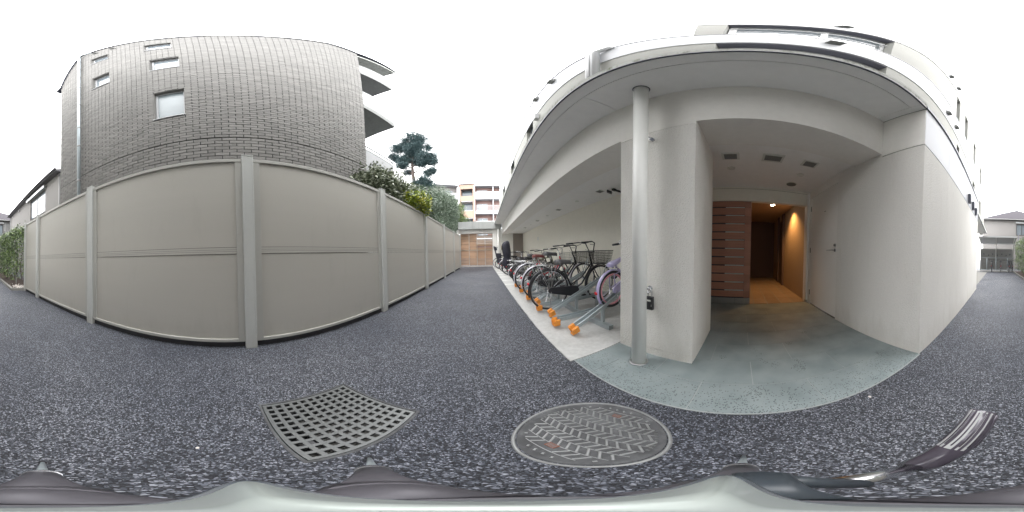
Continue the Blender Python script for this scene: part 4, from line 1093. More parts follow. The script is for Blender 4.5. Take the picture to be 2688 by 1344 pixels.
pads = [(-9.5, 15.4, 1.0, .62), (-8.3, 16.0, .95, .55), (-7.1, 15.9, 1.0, .60), (-6.2, 15.1, .9, .6), (-5.7, 14.3, .5, .55), (-8.9, 14.9, .7, .4),
        (-10.0, 14.0, .62, .38), (-9.3, 13.5, .85, .5), (-8.7, 12.8, .6, .45), (-7.9, 13.2, .8, .4), (-6.6, 13.2, .7, .35), (-5.8, 12.2, .85, .55), (-5.1, 12.0, .75, .5), (-5.0, 11.4, .5, .35), (-6.0, 11.5, .55, .35),
        (-8.3, 11.5, .7, .25), (-7.6, 14.2, .6, .3), (-5.5, 10.1, .62, .35), (-5.0, 10.3, .35, .3), (-6.0, 9.0, .75, .45), (-5.4, 8.6, .5, .45)]
pads += [(-7.3, 12.5, .75, .55), (-7.0, 13.7, .9, .5), (-7.9, 14.8, .8, .45), (-6.4, 14.1, .7, .4), (-8.3, 12.3, .6, .4), (-6.5, 11.8, .55, .35), (-8.0, 10.9, .5, .22), (-6.5, 8.6, .8, .5)]
nb = MB()
for (x, z, rx, rz) in pads:
    P0 = PP(x, z, r1.uniform(-.5, .5)); R1, R3 = rx * .84, rz * .98
    for _ in range(int(rx * 430)):
        d = Vector((r1.gauss(0, 1), r1.gauss(0, 1), r1.gauss(0, 1))).normalized(); rad = r1.uniform(.25, 1.08)
        c = P0 + Vector((d.x * R1 * rad, d.y * R1 * rad, d.z * R3 * rad))
        for q in range(7):
            leaf(nb, c + Vector((r1.gauss(0, .10), r1.gauss(0, .10), r1.gauss(0, .07))), r1.uniform(.10, .18), r1, .26)
nb.build('crown', 'needle', pn)['kind'] = 'stuff'
# clipped hedge by the kerb
hg = thing('clipped_hedge', 'clipped green hedge in the planting bed at the end of the tall fence', 'hedge', (-1.9, -9, 0))
hm_ = MB()
for k in range(2300):
    y = -5.25 - (1 - r1.random() ** 1.0) * 7.6 if k % 2 else r1.uniform(-8.5, -5.25)
    top = 2.02 + .05 * math.sin(y * 3) + .04 * (-y - 5)
    f_ = r1.random()
    if f_ < .55: x, z = -1.42 + r1.gauss(0, .05), r1.uniform(.35, top)
    elif f_ < .8: x, z = r1.uniform(-2.3, -1.42), top + r1.gauss(0, .05)
    elif f_ < .9: x, z, y = r1.uniform(-2.3, -1.42), r1.uniform(.4, top), -5.3 + r1.gauss(0, .05)
    else: x, z = r1.uniform(-2.3, -1.5), r1.uniform(.5, top)
    if z < .8 and r1.random() < .5: continue
    for q in range(9): leaf(hm_, Vector((x + r1.gauss(0, .055), y + r1.gauss(0, .06), z + r1.gauss(0, .055))), r1.uniform(.045, .08), r1, .55)
hm_.build('foliage', 'leaf_h', hg)['kind'] = 'stuff'
tk = MB()
for k in range(14):
    y = -5.5 - k * .55; tk.tube([(-1.85 + r1.uniform(-.1, .1), y, 0), (-1.8, y + r1.uniform(-.1, .1), .7), (-1.75 + r1.uniform(-.2, .1), y + .1, 1.5)], [.02, .015, .006], 6)
    tk.tube([(-1.8, y, .2), (-1.55, y + .15, .7)], .007, 5)
tk.build('stems', 'bark', hg)
B(-1.72, -1.68, -6.3, -6.24, .04, .42).build('plant_label_post', 'kerb')
tag(bpy.data.objects['plant_label_post'], 'short pale concrete stub standing in the bed under the hedge', 'post')

# ================================================================== bicycles
def wheel(root, name, R, hub, tyre, rim, spokes=28, kid=False):
    o = MB().ring((0, 0, 0), R - (.032 if R != .252 else .046), .010 if R != .252 else .014, 'y', 36, 6)
    w_ = o.build(name, rim, root, world=False, loc=hub)
    MB().ring((0, 0, 0), R - .015, .017 if R > .3 else .020, 'y', 40, 8).build('tyre', tyre, w_, world=False)
    s = MB()
    for k in range(spokes):
        a = 2 * PI * k / spokes; b_ = a + (.35 if k % 2 else -.35)
        p = (math.cos(a) * (R - .035), 0, math.sin(a) * (R - .035)); q = (math.cos(b_) * .02, .022 if k % 4 < 2 else -.022, math.sin(b_) * .02)
        s.tube([q, p], .0013, 3, caps=False)
    s.tube([(0, -.035, 0), (0, .035, 0)], .018, 10); s.tube([(0, -.06, 0), (0, .06, 0)], .006, 8)
    s.build('spokes_and_hub', 'chrome', w_, world=False)
    return w_

def basket(root, x, z, L_, Wt, H, m, mesh):
    """tapered wire basket, open top, in front of the handlebar"""
    o = MB(); t = .75
    def P(u, v, h):  # u along x 0..1, v -1..1, h 0..1
        k = t + (1 - t) * h
        return (x + L_ * (.5 + (u - .5) * k), v * Wt / 2 * k, z + H * h)
    n1, n2, n3 = (12, 12, 8) if mesh else (8, 9, 6)
    r = .003 if mesh else .003
    for k in range(n1 + 1):
        u_ = k / n1
        for v in (-1, 1): o.tube([P(u_, v, 0), P(u_, v, 1)], r, 3, False)
        o.tube([P(u_, -1, 0), P(u_, 1, 0)], r, 3, False)
    for k in range(n2 + 1):
        v = -1 + 2 * k / n2
        for u_ in (0, 1): o.tube([P(u_, v, 0), P(u_, v, 1)], r, 3, False)
        o.tube([P(0, v, 0), P(1, v, 0)], r, 3, False)
    for k in range(n3 + 1):
        h = k / n3; rr = r * (2.4 if k in (0, n3) else 1)
        o.tube([P(0, -1, h), P(1, -1, h), P(1, 1, h), P(0, 1, h)], rr, 4, closed=True)
    return o.build('basket', m, root, world=False)

def bicycle(name, label, R=.345, wb=1.06, frame='black', fender='black', rim='chrome', saddle='black', sh=.84, bar='city', bask=None, carrier=True, chaincase=True, red=True, child=None, step=True, kid=False, lift=0, reach=0, cat='bicycle'):
    """x forward from the rear wheel's ground point, z up"""
    t = thing(name, label, cat)
    rh = (0, 0, R); fh_ = (wb, 0, R)
    wheel(t, 'rear_wheel', R, rh, 'rubber', rim); wheel(t, 'front_wheel', R, fh_, 'rubber', rim)
    bb_ = Vector((.43 if not kid else .33, 0, R * .82 if not kid else R)); st = Vector((.26 if not kid else .2, 0, sh - .12))
    hx = wb - .19 if not kid else wb - .14; ht = Vector((hx - .04, 0, R + .47 if not kid else R + .36)); hb = Vector((hx, 0, R + .33 if not kid else R + .24))
    f = MB(); f.tube([bb_, st], .016, 10); f.tube([ht + (ht - hb) * .2, hb], .019, 10)
    if step:
        m1 = bb_.lerp(hb, .45) + Vector((0, 0, -.07)); f.tube([bb_, m1, hb + Vector((-.02, 0, .02))], .016, 10)
        m2 = bb_.lerp(hb, .5) + Vector((-.02, 0, .03)); f.tube([bb_.lerp(st, .25), m2, hb + Vector((-.02, 0, .08))], .013, 10)
    else:
        f.tube([bb_, hb], .018, 10); f.tube([bb_.lerp(st, .9), ht], .015, 10)
    for sy in (-1, 1):
        f.tube([bb_ + Vector((0, sy * .02, 0)), Vector((.1, sy * .05, R)), Vector((0, sy * .055, R))], .009, 6)
        f.tube([st + Vector((0, sy * .015, -.04)), Vector((.06, sy * .045, R + .2)), Vector((0, sy * .055, R))], .008, 6)
    f.build('frame', frame, t, world=False)
    k = MB()
    cr = hb + (hb - ht) * .25
    for sy in (-1, 1): k.tube([cr + Vector((0, sy * .03, 0)), cr.lerp(Vector(fh_), .55) + Vector((-.01, sy * .05, 0)), Vector(fh_) + Vector((0, sy * .055, 0))], .010, 8)
    k.tube([cr + Vector((0, -.035, 0)), cr + Vector((0, .035, 0))], .014, 8); k.build('fork', frame, t, world=False)
    if fender:
        for nm, c, a0, a1 in (('rear_fender', rh, .15 * PI, 1.08 * PI), ('front_fender', fh_, .28 * PI, 1.02 * PI)):
            o = MB(); n_ = 20; vs = []; fs = []
            for i in range(n_ + 1):
                a = a0 + (a1 - a0) * i / n_
                for (dr, dy) in ((.010, -.026), (.022, -.016), (.026, 0), (.022, .016), (.010, .026)):
                    vs.append((c[0] + math.cos(a) * (R + dr), dy, c[2] + math.sin(a) * (R + dr)))
            for i in range(n_):
                for q in range(4): fs.append((i * 5 + q, i * 5 + q + 1, (i + 1) * 5 + q + 1, (i + 1) * 5 + q))
            o.add(vs, fs, True)
            a = a1 - .12
            for sy in (-1, 1): o.tube([(c[0], sy * .05, c[2]), (c[0] + math.cos(a) * (R + .015), sy * .024, c[2] + math.sin(a) * (R + .015))], .0028, 4)
            o.build(nm, fender, t, world=False)
    # saddle
    s = MB(); sz = sh; prof = [(-.14, .085, .02), (-.10, .098, .03), (-.03, .085, .022), (.05, .045, .012), (.12, .022, .008), (.145, .012, -.004)]
    vs = []; fs = []
    for (x, hw_, h) in prof:
        for (u_, v_) in ((-1, -.055), (-.95, -.01), (-.55, .012), (0, .016), (.55, .012), (.95, -.01), (1, -.055)):
            vs.append((st.x + x, hw_ * u_ * (1 if not kid else .7), sz + (h + v_) * (1 if not kid else .7)))
    for i in range(5):
        for q in range(6): fs.append((i * 7 + q, i * 7 + q + 1, (i + 1) * 7 + q + 1, (i + 1) * 7 + q))
    fs += [tuple(range(7))[::-1], tuple(range(35, 42))]
    s.add(vs, fs, True)
    for sy in (-.03, .03): s.tube([(st.x - .06, sy, sz - .03), (st.x - .06, sy, sz - .075)], .012, 6)
    so_ = s.build('saddle', saddle, t, world=False)
    o = MB(); o.tube([st - Vector((-.0, 0, .02)), (st.x - .02, 0, sz - .02)], .012, 8); o.build('seat_post', 'chrome', t, world=False)
    # handlebar
    hbm = MB(); gz = ht.z + (.20 if bar == 'city' else .10) + lift; top = ht + Vector((-.03 + reach, 0, .08 + lift * .6))
    hbm.tube([ht, top], .012, 8)
    gp = MB()
    if bar == 'city':
        for sy in (-1, 1):
            hbm.tube([top, top + Vector((.05, sy * .06, .01)), (top.x + .02, sy * .14, gz + .02), (top.x - .10, sy * .22, gz + .04), (top.x - .25, sy * .25, gz + .02)], .0105, 8)
            gp.tube([(top.x - .20, sy * .245, gz + .026), (top.x - .34, sy * .262, gz + .012)], .016, 10)
            hbm.tube([(top.x - .04, sy * .20, gz + .01), (top.x - .10, sy * .27, gz - .02), (top.x - .19, sy * .285, gz - .015)], .004, 5)
    else:
        hbm.tube([(top.x - .05, -.27, top.z + .02), (top.x - .02, -.12, top.z + .03), (top.x, 0, top.z), (top.x - .02, .12, top.z + .03), (top.x - .05, .27, top.z + .02)], .011, 8)
        for sy in (-1, 1):
            gp.tube([(top.x - .035, sy * .19, top.z + .024), (top.x - .055, sy * .31, top.z + .018)], .017, 10)
            hbm.tube([(top.x - .02, sy * .15, top.z + .02), (top.x + .03, sy * .2, top.z), (top.x + .0, sy * .28, top.z - .01)], .004, 5)
    for sy in (-1, 1): hbm.tube([(top.x, sy * .12, top.z + .06), (top.x + .06, sy * .06, top.z + .0), (ht.x + .05, sy * .01, ht.z - .1), (cr.x + .05, 0, cr.z)], .0028, 4)
    hbo = hbm.build('handlebar', 'black' if frame in ('black',) else 'chrome', t, world=False)
    gp.build('grips', 'black', hbo, world=False)
    bl_ = MB(); bl_.lathe([(.022, 0), (.024, .01), (.014, .022), (.002, .026)], 12, (top.x - .02, .16, gz + .03)); bl_.build('bell', 'chrome', hbo, world=False)
    # crank, chain case, pedals
    c = MB(); c.tube([bb_ + Vector((0, -.06, 0)), bb_ + Vector((0, .06, 0))], .018, 8)
    for sy, a in ((-1, -.5), (1, PI - .5)):
        e = bb_ + Vector((math.cos(a) * .16, sy * .06, math.sin(a) * .16)); c.tube([bb_ + Vector((0, sy * .055, 0)), e], .008, 6)
    ring_ = [bb_ + Vector((math.cos(q * PI / 14) * .085, -.045, math.sin(q * PI / 14) * .085)) for q in range(28)]
    c.tube(ring_, .004, 4, closed=True)
    co = c.build('crank', 'chrome', t, world=False)
    p = MB()
    for sy, a in ((-1, -.5), (1, PI - .5)):
        e = bb_ + Vector((math.cos(a) * .16, sy * .06, math.sin(a) * .16)); p.box(e.x - .04, e.x + .04, e.y + sy * .01, e.y + sy * .09, e.z - .012, e.z + .012)
    p.build('pedals', 'black', co, world=False)
    if chaincase:
        o = MB(); out_ = []
        for q in range(13): a = -PI / 2 + PI * q / 12; out_.append((bb_.x + .095 * math.cos(a), bb_.z + .095 * math.sin(a)))
        for q in range(9): a = PI / 2 + PI * q / 8; out_.append((0 + .05 * math.cos(a), R + .05 * math.sin(a)))
        o.prism(out_, 'y', -.068, -.046); o.build('chain_case', 'black' if not kid else fender, t, world=False, bevel=.004)
    if carrier:
        o = MB(); cz = 2 * R + .07
        for sy in (-.06, .06): o.tube([(.16, sy, cz), (-.26, sy, cz)], .005, 6)
        for x in (-.26, -.16, -.06, .04, .14): o.tube([(x, -.06, cz), (x, .06, cz)], .004, 5)
        for x in (-.20, .02, .10):
            for sy in (-.055, .055): o.tube([(x, sy, cz), (.0, sy, R + .02)], .004, 5)
        o.tube([(-.26, -.06, cz), (-.29, 0, cz), (-.26, .06, cz)], .005, 6); o.tube([(0, 0, cz), (.05, 0, cz + .02), (-.12, 0, cz + .02), (-.12, .03, cz)], .003, 4)
        o.build('rear_carrier', 'chrome' if frame != 'black' else 'steel', t, world=False)
    if red:
        o = MB(); rx_, rz_ = -(R + .03) * math.cos(.35), R + (R + .03) * math.sin(.35)
        o.sphere((rx_ - .01, 0, rz_), .026, 10, .7, 1, 1); o.build('tail_reflector', mat_red(), t, world=False)
    if bask:
        basket(t, ht.x + .06, ht.z - .14 + lift * .6, .37, .34, .25, bask[0], bask[1])
        o = MB()
        for sy in (-.08, .08): o.tube([(ht.x + .15, sy, ht.z - .14), (fh_[0], sy * .7, fh_[2])], .004, 5)
        o.build('basket_stay', 'chrome', t, world=False)
    o = MB(); o.tube([(0, .06, R), (-.05, .10, .02), (-.08, .10, .02)], .006, 6); o.tube([(0, -.06, R), (-.05, -.10, .02)], .006, 6); o.build('kickstand', 'chrome', t, world=False)
    if child == 'cover':
        o = MB(); cz = 2 * R + .10
        prof = [(0.0, .10, .17, 0), (.10, .16, .20, 0), (.28, .19, .20, -.02), (.50, .19, .19, -.05), (.66, .17, .17, -.04), (.76, .11, .12, -.02), (.80, .03, .04, 0)]
        n_ = 18; vs = []; fs = []
        for (z, rx_, ry_, dx) in prof:
            for q in range(n_):
                a = 2 * PI * q / n_; wv = 1 + .05 * math.sin(5 * a + z * 9)
                vs.append((-.06 + dx + rx_ * math.cos(a) * wv, ry_ * math.sin(a) * wv, cz + z))
        for i in range(len(prof) - 1):
            for q in range(n_): fs.append((i * n_ + q, i * n_ + (q + 1) % n_, (i + 1) * n_ + (q + 1) % n_, (i + 1) * n_ + q))
        o.add(vs, fs, True); so2 = o.build('child_seat_cover', 'cover', t, world=False)
        o = MB()
        for k in range(9):
            a = k / 8 * PI; o.v
        o.prism([(cz + .36, 0), (cz + .36, 0)], 'y', 0, 0) if False else None
        wv = MB(); n2 = 16; vs = [(-.06 - .05 - .196, .09 * math.cos(2 * PI * q / n2) - .02, cz + .52 + .13 * math.sin(2 * PI * q / n2) + .3 * (.09 * math.cos(2 * PI * q / n2))) for q in range(n2)]
        vs += [(v[0] - .008, v[1], v[2]) for v in vs]
        wv.add(vs, [tuple(range(n2, 2 * n2))] + [(q, (q + 1) % n2, n2 + (q + 1) % n2, n2 + q) for q in range(n2)]); wv.build('clear_window', 'window_film', so2, world=False)
        sk_ = MB(); n_ = 16; vs = []; fs = []
        prof = [(.06, .18, .20), (-.12, .20, .21), (-.30, .17, .19), (-.44, .10, .13)]
        for i, (z, rx_, ry_) in enumerate(prof):
            for q in range(n_):
                a = 2 * PI * q / n_; wvv = 1 + .07 * math.sin(4 * a + i * 1.3); vs.append((-.07 + rx_ * math.cos(a) * wvv, ry_ * math.sin(a) * wvv, cz + z))
        for i in range(3):
            for q in range(n_): fs.append((i * n_ + q, i * n_ + (q + 1) % n_, (i + 1) * n_ + (q + 1) % n_, (i + 1) * n_ + q))
        sk_.add(vs, fs, True); sk_.build('cover_skirt', 'cover', t, world=False)
    elif child == 'seat':
        cz = 2 * R + .10
        o = MB(); o.box(-.24, .06, -.16, .16, cz, cz + .06); o.obox((-.26, 0, cz + .26), (.03, 0, -.01), (0, .15, 0), (-.05, 0, .24)); o.obox((-.33, 0, cz + .56), (.035, 0, -.01), (0, .13, 0), (-.02, 0, .10))
        for sy in (-1, 1): o.obox((-.10, sy * .17, cz + .14), (.16, 0, 0), (0, .015, 0), (-.02, 0, .10)); o.obox((-.28, sy * .14, cz + .52), (.08, 0, .01), (0, .012, 0), (-.03, 0, .11)); o.obox((.02, sy * .15, cz - .2), (.05, 0, 0), (0, .02, 0), (0, 0, .2))
        o.build('child_seat', 'cover', t, world=False, bevel=.015)
        o = MB(); o.sphere((-.22, 0, cz + .58), .085, 10); o.build('child_headrest', 'steel', t, world=False)
        o = MB(); o.box(-.2, .08, -.19, -.17, cz - .28, cz + .02); o.box(-.2, .08, .17, .19, cz - .28, cz + .02); o.build('seat_skirt', 'cover', t, world=False)
    return t
_red = []
def mat_red():
    if not _red: _red.append(mat('red_reflector', (.55, .01, .02), .2, var=.03, coat=1))
    return _red[0]
M['cover'] = mat('navy_black_fabric', (.028, .028, .042), .75, var=.3, vs=9, vs2=60, bump=.6, bs=30)
M['window_film'] = mat('clear_plastic_film', (.30, .29, .22), .2, var=.2, vs=12)
M['red_frame'] = mat('red_bicycle_paint', (.50, .01, .03), .25, var=.04, coat=1)
M['olive'] = mat('olive_bicycle_paint', (.14, .15, .09), .3, var=.05, coat=1)
M['silver'] = mat('silver_bicycle_paint', (.52, .53, .55), .3, .4, var=.05)
M['lav'] = mat('lavender_paint', (.50, .46, .72), .28, var=.04, coat=1)
M['pinkrim'] = mat('pink_rim', (.80, .36, .42), .35, var=.05)
M['white_f'] = mat('pearl_fender', (.66, .65, .72), .25, .2, var=.04, coat=1)
M['maroon'] = mat('maroon_vinyl', (.20, .055, .05), .4, var=.08, vs=20)
M['greyv'] = mat('dark_grey_vinyl', (.08, .08, .085), .35, var=.08, vs=20)
M['wire'] = mat('silver_wire', (.42, .43, .42), .35, .6, var=.05)
M['wired'] = mat('dark_wire', (.07, .07, .07), .4, .3, var=.05)
GB = 'bicycles parked in the covered bay'
def put(o, x, y, z=.012, pitch=0, lean=0, yaw=0, group=GB):
    o.location = (x, y, z); o.rotation_euler = (math.radians(lean), -math.radians(pitch), math.radians(yaw)); o['group'] = group
put(bicycle('bicycle', "small lavender child's bicycle with pink rims raised on the rack beside the pillar", R=.252, wb=.78, frame='lav', fender='lav', rim='pinkrim', saddle='lav', sh=.58, bask=None, carrier=False, bar='flat', kid=True, cat='bicycle'), 1.63, 1.545, .258, 22)
put(bicycle('bicycle', 'black roadster with dark wire basket, second from the pillar beside the empty racks', bask=('wired', True), fender='black', frame='black', saddle='greyv', sh=.80, lift=.08), 1.02, 2.436, .03, 1)
put(bicycle('bicycle', 'bicycle with pearl fenders, raised grey saddle and dark mesh basket behind the black roadster', frame='black', fender='white_f', bask=('wired', True), saddle='greyv', sh=.93, lift=.05, reach=-.03), 1.055, 3.10, .03, 1, 2)
put(bicycle('bicycle', 'red framed bicycle with maroon saddle and silver wire basket', frame='red_frame', fender='white_f', bask=('wire', False), saddle='maroon', sh=.87, lift=.0, reach=.02), 1.03, 3.745, .03, 1, -1)
put(bicycle('bicycle', 'olive sports bicycle with straight black handlebar beyond the red bicycle', frame='olive', fender=None, rim='black', bar='flat', saddle='greyv', sh=.88, step=False, carrier=False, chaincase=False, lift=-.05), 1.06, 4.39, .03, 1, 1)
put(bicycle('bicycle', 'black bicycle with swept back handlebar beside the small wheeled bicycle', R=.32, frame='black', fender='black', saddle='black', sh=.80, lift=.02, reach=-.08), 1.12, 5.12, .012, 0, 3)
put(bicycle('bicycle', 'small wheeled silver bicycle standing low between the larger ones', R=.235, wb=.95, frame='silver', fender='white_f', saddle='greyv', sh=.74, bask=None, bar='flat', lift=.1), 1.08, 5.83, .012, 0, -3)
put(bicycle('bicycle', 'grey bicycle parked between the small wheeled one and the covered child seat', R=.30, bar='flat', frame='silver', fender='black', saddle='black', sh=.76, bask=('wired', True)), 1.15, 6.45, .012, 0, 2)
put(bicycle('bicycle', 'bicycle with tall dark rain cover over its child seat', R=.30, wb=1.1, frame='black', fender='black', saddle='black', sh=.80, child='cover', bask=('wired', True)), 1.02, 7.12, .012, 0, 0)
put(bicycle('bicycle', 'grey bicycle standing just beyond the tall rain covered child seat', R=.31, frame='silver', fender='white_f', saddle='black', sh=.80), .98, 8.05, .012, 0, 3)
put(bicycle('bicycle', 'black electric bicycle with open dark child seat near the far pier', R=.30, wb=1.1, frame='black', fender='black', saddle='black', sh=.78, child='seat'), .88, 9.55, .012, 0, 2, -6)
put(bicycle('bicycle', 'last bicycle in the bay, its pale rear wheel beside the far downpipe', R=.32, frame='silver', fender=None, rim='white_f', saddle='black', sh=.80, carrier=False), .80, 10.55, .012, 0, 3, -8)
# bicycles in the far shelter (seen end-on) and under the rear canopy
GS = 'bicycles in the far shelter'
base = bicycle('bicycle', 'dark bicycle in the shelter between its middle post and the grey wall side', frame='black', fender='black', saddle='black', sh=.80, bar='flat', carrier=False)
base.location = (.42, -12.35, .03); base.rotation_euler = (0, 0, math.radians(-90)); base['group'] = GS
for (x, lb) in ((-.28, 'dark bicycle in the shelter standing alone just past its middle post'), (-.88, 'inner bicycle of the pair crowded beside the hedge end of the shelter'), (-1.12, 'outer bicycle of the pair crowded against the hedge end post of the shelter')):
    c = copy_tree(base); c.location = (x, -12.3 + rnd.uniform(-.05, .05), .03); c.rotation_euler = (0, 0, math.radians(-90 + (6 if x < -1 else 0))); c['label'] = lb
o = bicycle('bicycle', 'bicycle with bare silver wheel poking out past the end of the grey wall', R=.33, frame='black', fender=None, rim='chrome', saddle='black', sh=.80)
o.location = (1.35, -7.7, .012); o.rotation_euler = (0, 0, math.radians(185 - 180)); o['group'] = 'bicycles behind the grey wall'

# ================================================================== bicycle rack
rk = thing('bicycle_rack', 'galvanised bicycle rack with alternating high and low channels and orange end caps', 'bicycle rack', (1.4, 3, .012))
ry = [1.508, 1.804, 2.13, 2.436, 2.77, 3.10, 3.42, 3.745, 4.06, 4.39]
b_ = MB(); 
for x in (1.33, 2.15):
    b_ = MB(); b_.box(x - .035, x + .035, 1.36, 4.55, .013, .075); b_.box(x - .035, x - .028, 1.36, 4.55, .075, .082); b_.build('base_bar', 'galv', rk, bevel=.003)
def channel(y, p0, p1, nm='wheel_channel'):
    p0, p1 = Vector((p0[0], y, p0[1])), Vector((p1[0], y, p1[1])); d = (p1 - p0).normalized(); n_ = Vector((-d.z, 0, d.x)); L_ = (p1 - p0).length / 2; c = (p0 + p1) / 2
    o = MB(); o.obox(c, d * L_, (0, .028, 0), n_ * .002)
    for sy in (-1, 1):
        o.obox(c + Vector((0, sy * .030, 0)) + n_ * .022, d * L_, (0, .002, 0), n_ * .026); o.obox(c + Vector((0, sy * .036, 0)) + n_ * .047, d * L_, (0, .007, 0), n_ * .0018)
    return o.build(nm, 'galv', rk)
for k, y in enumerate(ry):
    up = k % 2 == 0
    if up: channel(y, (.945, .115), (1.95, .565)); ex, ez, dx_, dz_ = .93, .105, .91, .41
    else: channel(y, (.86, .105), (2.15, .145)); ex, ez, dx_, dz_ = .845, .10, 1, .03
    if up:
        o = MB(); o.box(1.31, 1.345, y - .018, y + .018, .083, .272); o.build('stanchion', 'galv', rk); o = MB(); o.box(1.72, 1.755, y - .018, y + .018, .013, .455); o.build('stanchion', 'galv', rk)
        o = MB(); o.tube([(1.9, y - .03, .56), (1.98, y - .035, .75), (2.02, y, .86), (1.98, y + .035, .75), (1.9, y + .03, .56)], .008, 6); o.build('wheel_hoop', 'galv', rk)
    else:
        o = MB(); o.tube([(1.75, y - .03, .14), (1.82, y - .035, .38), (1.84, y, .44), (1.82, y + .035, .38), (1.75, y + .03, .14)], .008, 6); o.build('wheel_hoop', 'galv', rk)
    o = MB(); c = Vector((ex, y, ez)); d = Vector((dx_, 0, dz_)).normalized(); n_ = Vector((-d.z, 0, d.x))
    for sy in (-1, 1):
        o.obox(c + Vector((-.012, sy * .036, -.01)), d * .034, Vector((0, .0155, 0)), n_ * .046 + Vector((0, sy * .012, 0)))
        o.obox(c + Vector((-.045, sy * .030, -.02)), d * .012, Vector((0, .017, 0)), n_ * .034 + Vector((0, sy * .012, 0)))
    o.obox(c + Vector((-.01, 0, -.052)), d * .045, (0, .03, 0), n_ * .010)
    o.build('end_cap', 'orange', rk, bevel=.006)

# ================================================================== key safe on the pillar
for (x, y, r_, lb) in ((-.427, -.101, .006, 'tiny pale pebble on the open asphalt between the drain grating and the fence'), (.585, -.626, .009, 'tiny pale pebble on the asphalt just outside the entrance tiles')):
    pbb = thing('pebble', lb, 'pebble', (x, y, .003), 'loose pebbles on the lane')
    MB().sphere((x, y, .004), r_, 8, 1.2, .9, .6).build('stone', 'pebble', pbb)
ks = thing('key_safe', 'small black key safe hanging by its shackle from a ring on the pillar', 'key safe', (1.135, .705, .55))
MB().box(1.118, 1.150, .676, .742, .508, .625).build('body', 'black', ks, bevel=.006)
B(1.1165, 1.1178, .690, .728, .585, .600).build('printed_strip', 'vframe', ks)
B(1.1165, 1.1178, .682, .688, .54, .56).build('release_button', 'steel', ks)
MB().tube([(1.134, .690, .62), (1.134, .690, .665), (1.134, .696, .685), (1.134, .708, .692), (1.134, .720, .685), (1.134, .726, .665), (1.134, .726, .62)], .0045, 8).build('shackle', 'steel', ks)
ht_ = thing('wall_tap', 'chrome wall ring fitting above the black key safe on the pillar', 'wall ring', (1.15, .73, .69))
o = MB(); o.tube([(1.165, .725, .690), (1.128, .725, .690)], .009, 10); o.tube([(1.165, .725, .690), (1.160, .725, .690)], .022, 14); o.ring((1.130, .722, .678), .020, .005, 'x', 20, 8); o.build('ring', 'chrome', ht_)

# ================================================================== tripod and camera body under the lens
tp = thing('tripod', 'small camera tripod with dark legs and glossy black pan handle', 'tripod', (0, 0, 0))
def D(x, y, d): return Vector((x * d, y * d, 1 - d))
legs = [(-.117, -.244), (-.183, .182), (.262, -.02)]
for (lx, ly) in legs:
    dr_ = Vector((lx, ly, 0)).normalized()
    top = dr_ * .026 + Vector((0, 0, 1 - .215)); mid = dr_ * .118 + Vector((0, 0, 1 - .45)); ft = dr_ * .335 + Vector((0, 0, .016))
    lo = MB().tube([top, mid], [.012, .012], 14).build('leg', 'anod', tp)
    MB().tube([mid - (mid - top).normalized() * .022, mid + (mid - top).normalized() * .004], [.0135, .0135], 14).build('leg_lock', 'chrome', lo)
    MB().tube([mid, ft], [.006, .0045], 10).build('lower_leg', 'galv', lo)
    MB().sphere(tuple(ft), .010, 10, 1, 1, 1.2).build('rubber_foot', 'rubber', lo)
    MB().tube([dr_ * .008 + Vector((0, 0, 1 - .21)), dr_ * .034 + Vector((0, 0, 1 - .225))], [.014, .013], 12).build('leg_hinge', 'anod', lo)
MB().lathe([(.014, .765), (.015, .775), (.015, .79), (.007, .80), (.007, .845), (.0085, .848), (.0085, .8555)], 28).build('head', 'teal', tp)
MB().lathe([(.0075, .48), (.0075, .775)], 20).build('centre_column', 'chrome', tp)
MB().lathe([(.0115, .825), (.0115, .832)], 28).build('quick_plate', 'anod', tp)
o = MB(); o.tube([D(.05, -.03, .19), D(.215, -.05, .195)], .0085, 14); o.tube([D(.195, -.035, .2), D(.12, -.13, .24)], [.0085, .007], 14); hb_ = o.build('handle_block', 'teal', tp)
MB().tube([D(.135, -.115, .235), D(.135, -.20, .28), D(.122, -.29, .33)], .0070, 16).build('handle_bar', 'chrome', hb_)
o = MB(); g0, g1 = D(.124, -.265, .325), D(.040, -.742, .25)
gp_ = [g0.lerp(g1, k / 10) for k in range(11)]; o.tube(gp_, [.0120, .0130, .0138, .0145, .0150, .0155, .0160, .0165, .0168, .0168, .0162], 20)
ho = o.build('pan_handle_grip', 'gripb', tp)
o = MB(); dgr = (g1 - g0).normalized(); s1 = dgr.cross(Vector((0, 0, 1))).normalized(); s2 = s1.cross(dgr)
for k in range(9):
    a = math.radians(-100 + k * 25); nrm = s1 * math.sin(a) + s2 * math.cos(a)
    if nrm.z < 0: nrm = nrm
    p0 = g0.lerp(g1, .45) + nrm * .0150; p1 = g0.lerp(g1, .97) + nrm * .0166; o.tube([p0, p1], .0013, 6)
o.build('grip_ribs', 'gripb', ho)
for (off, wd_) in ((-.75, .0012), (-.45, .0010), (0, .0030), (.45, .0010), (.8, .0012)):
    upv = (s2 if s2.z > 0 else -s2); nrm = (upv * math.cos(off) + s1 * math.sin(off)).normalized(); tg = dgr.cross(nrm).normalized()
    p0 = g0.lerp(g1, .40) + nrm * .0152; p1 = g0.lerp(g1, .985) + nrm * .0167
    MB().obox((p0 + p1) / 2, (p1 - p0) * .5, tg * wd_, nrm * .0006).build('grip_highlight', 'bwhite', ho)  # white strips painted as sky highlights along the grip
cb = thing('panorama_camera', 'slim glossy silver camera body directly below the viewpoint', 'camera', (0, 0, .9))
vs = []; fs = []; n_ = 24
prof = [(.866, .021, .0040), (.870, .0240, .0050), (.88, .0245, .0052), (.895, .0220, .0044), (.915, .0150, .003), (.93, .008, .0018), (.938, .003, .0008)]
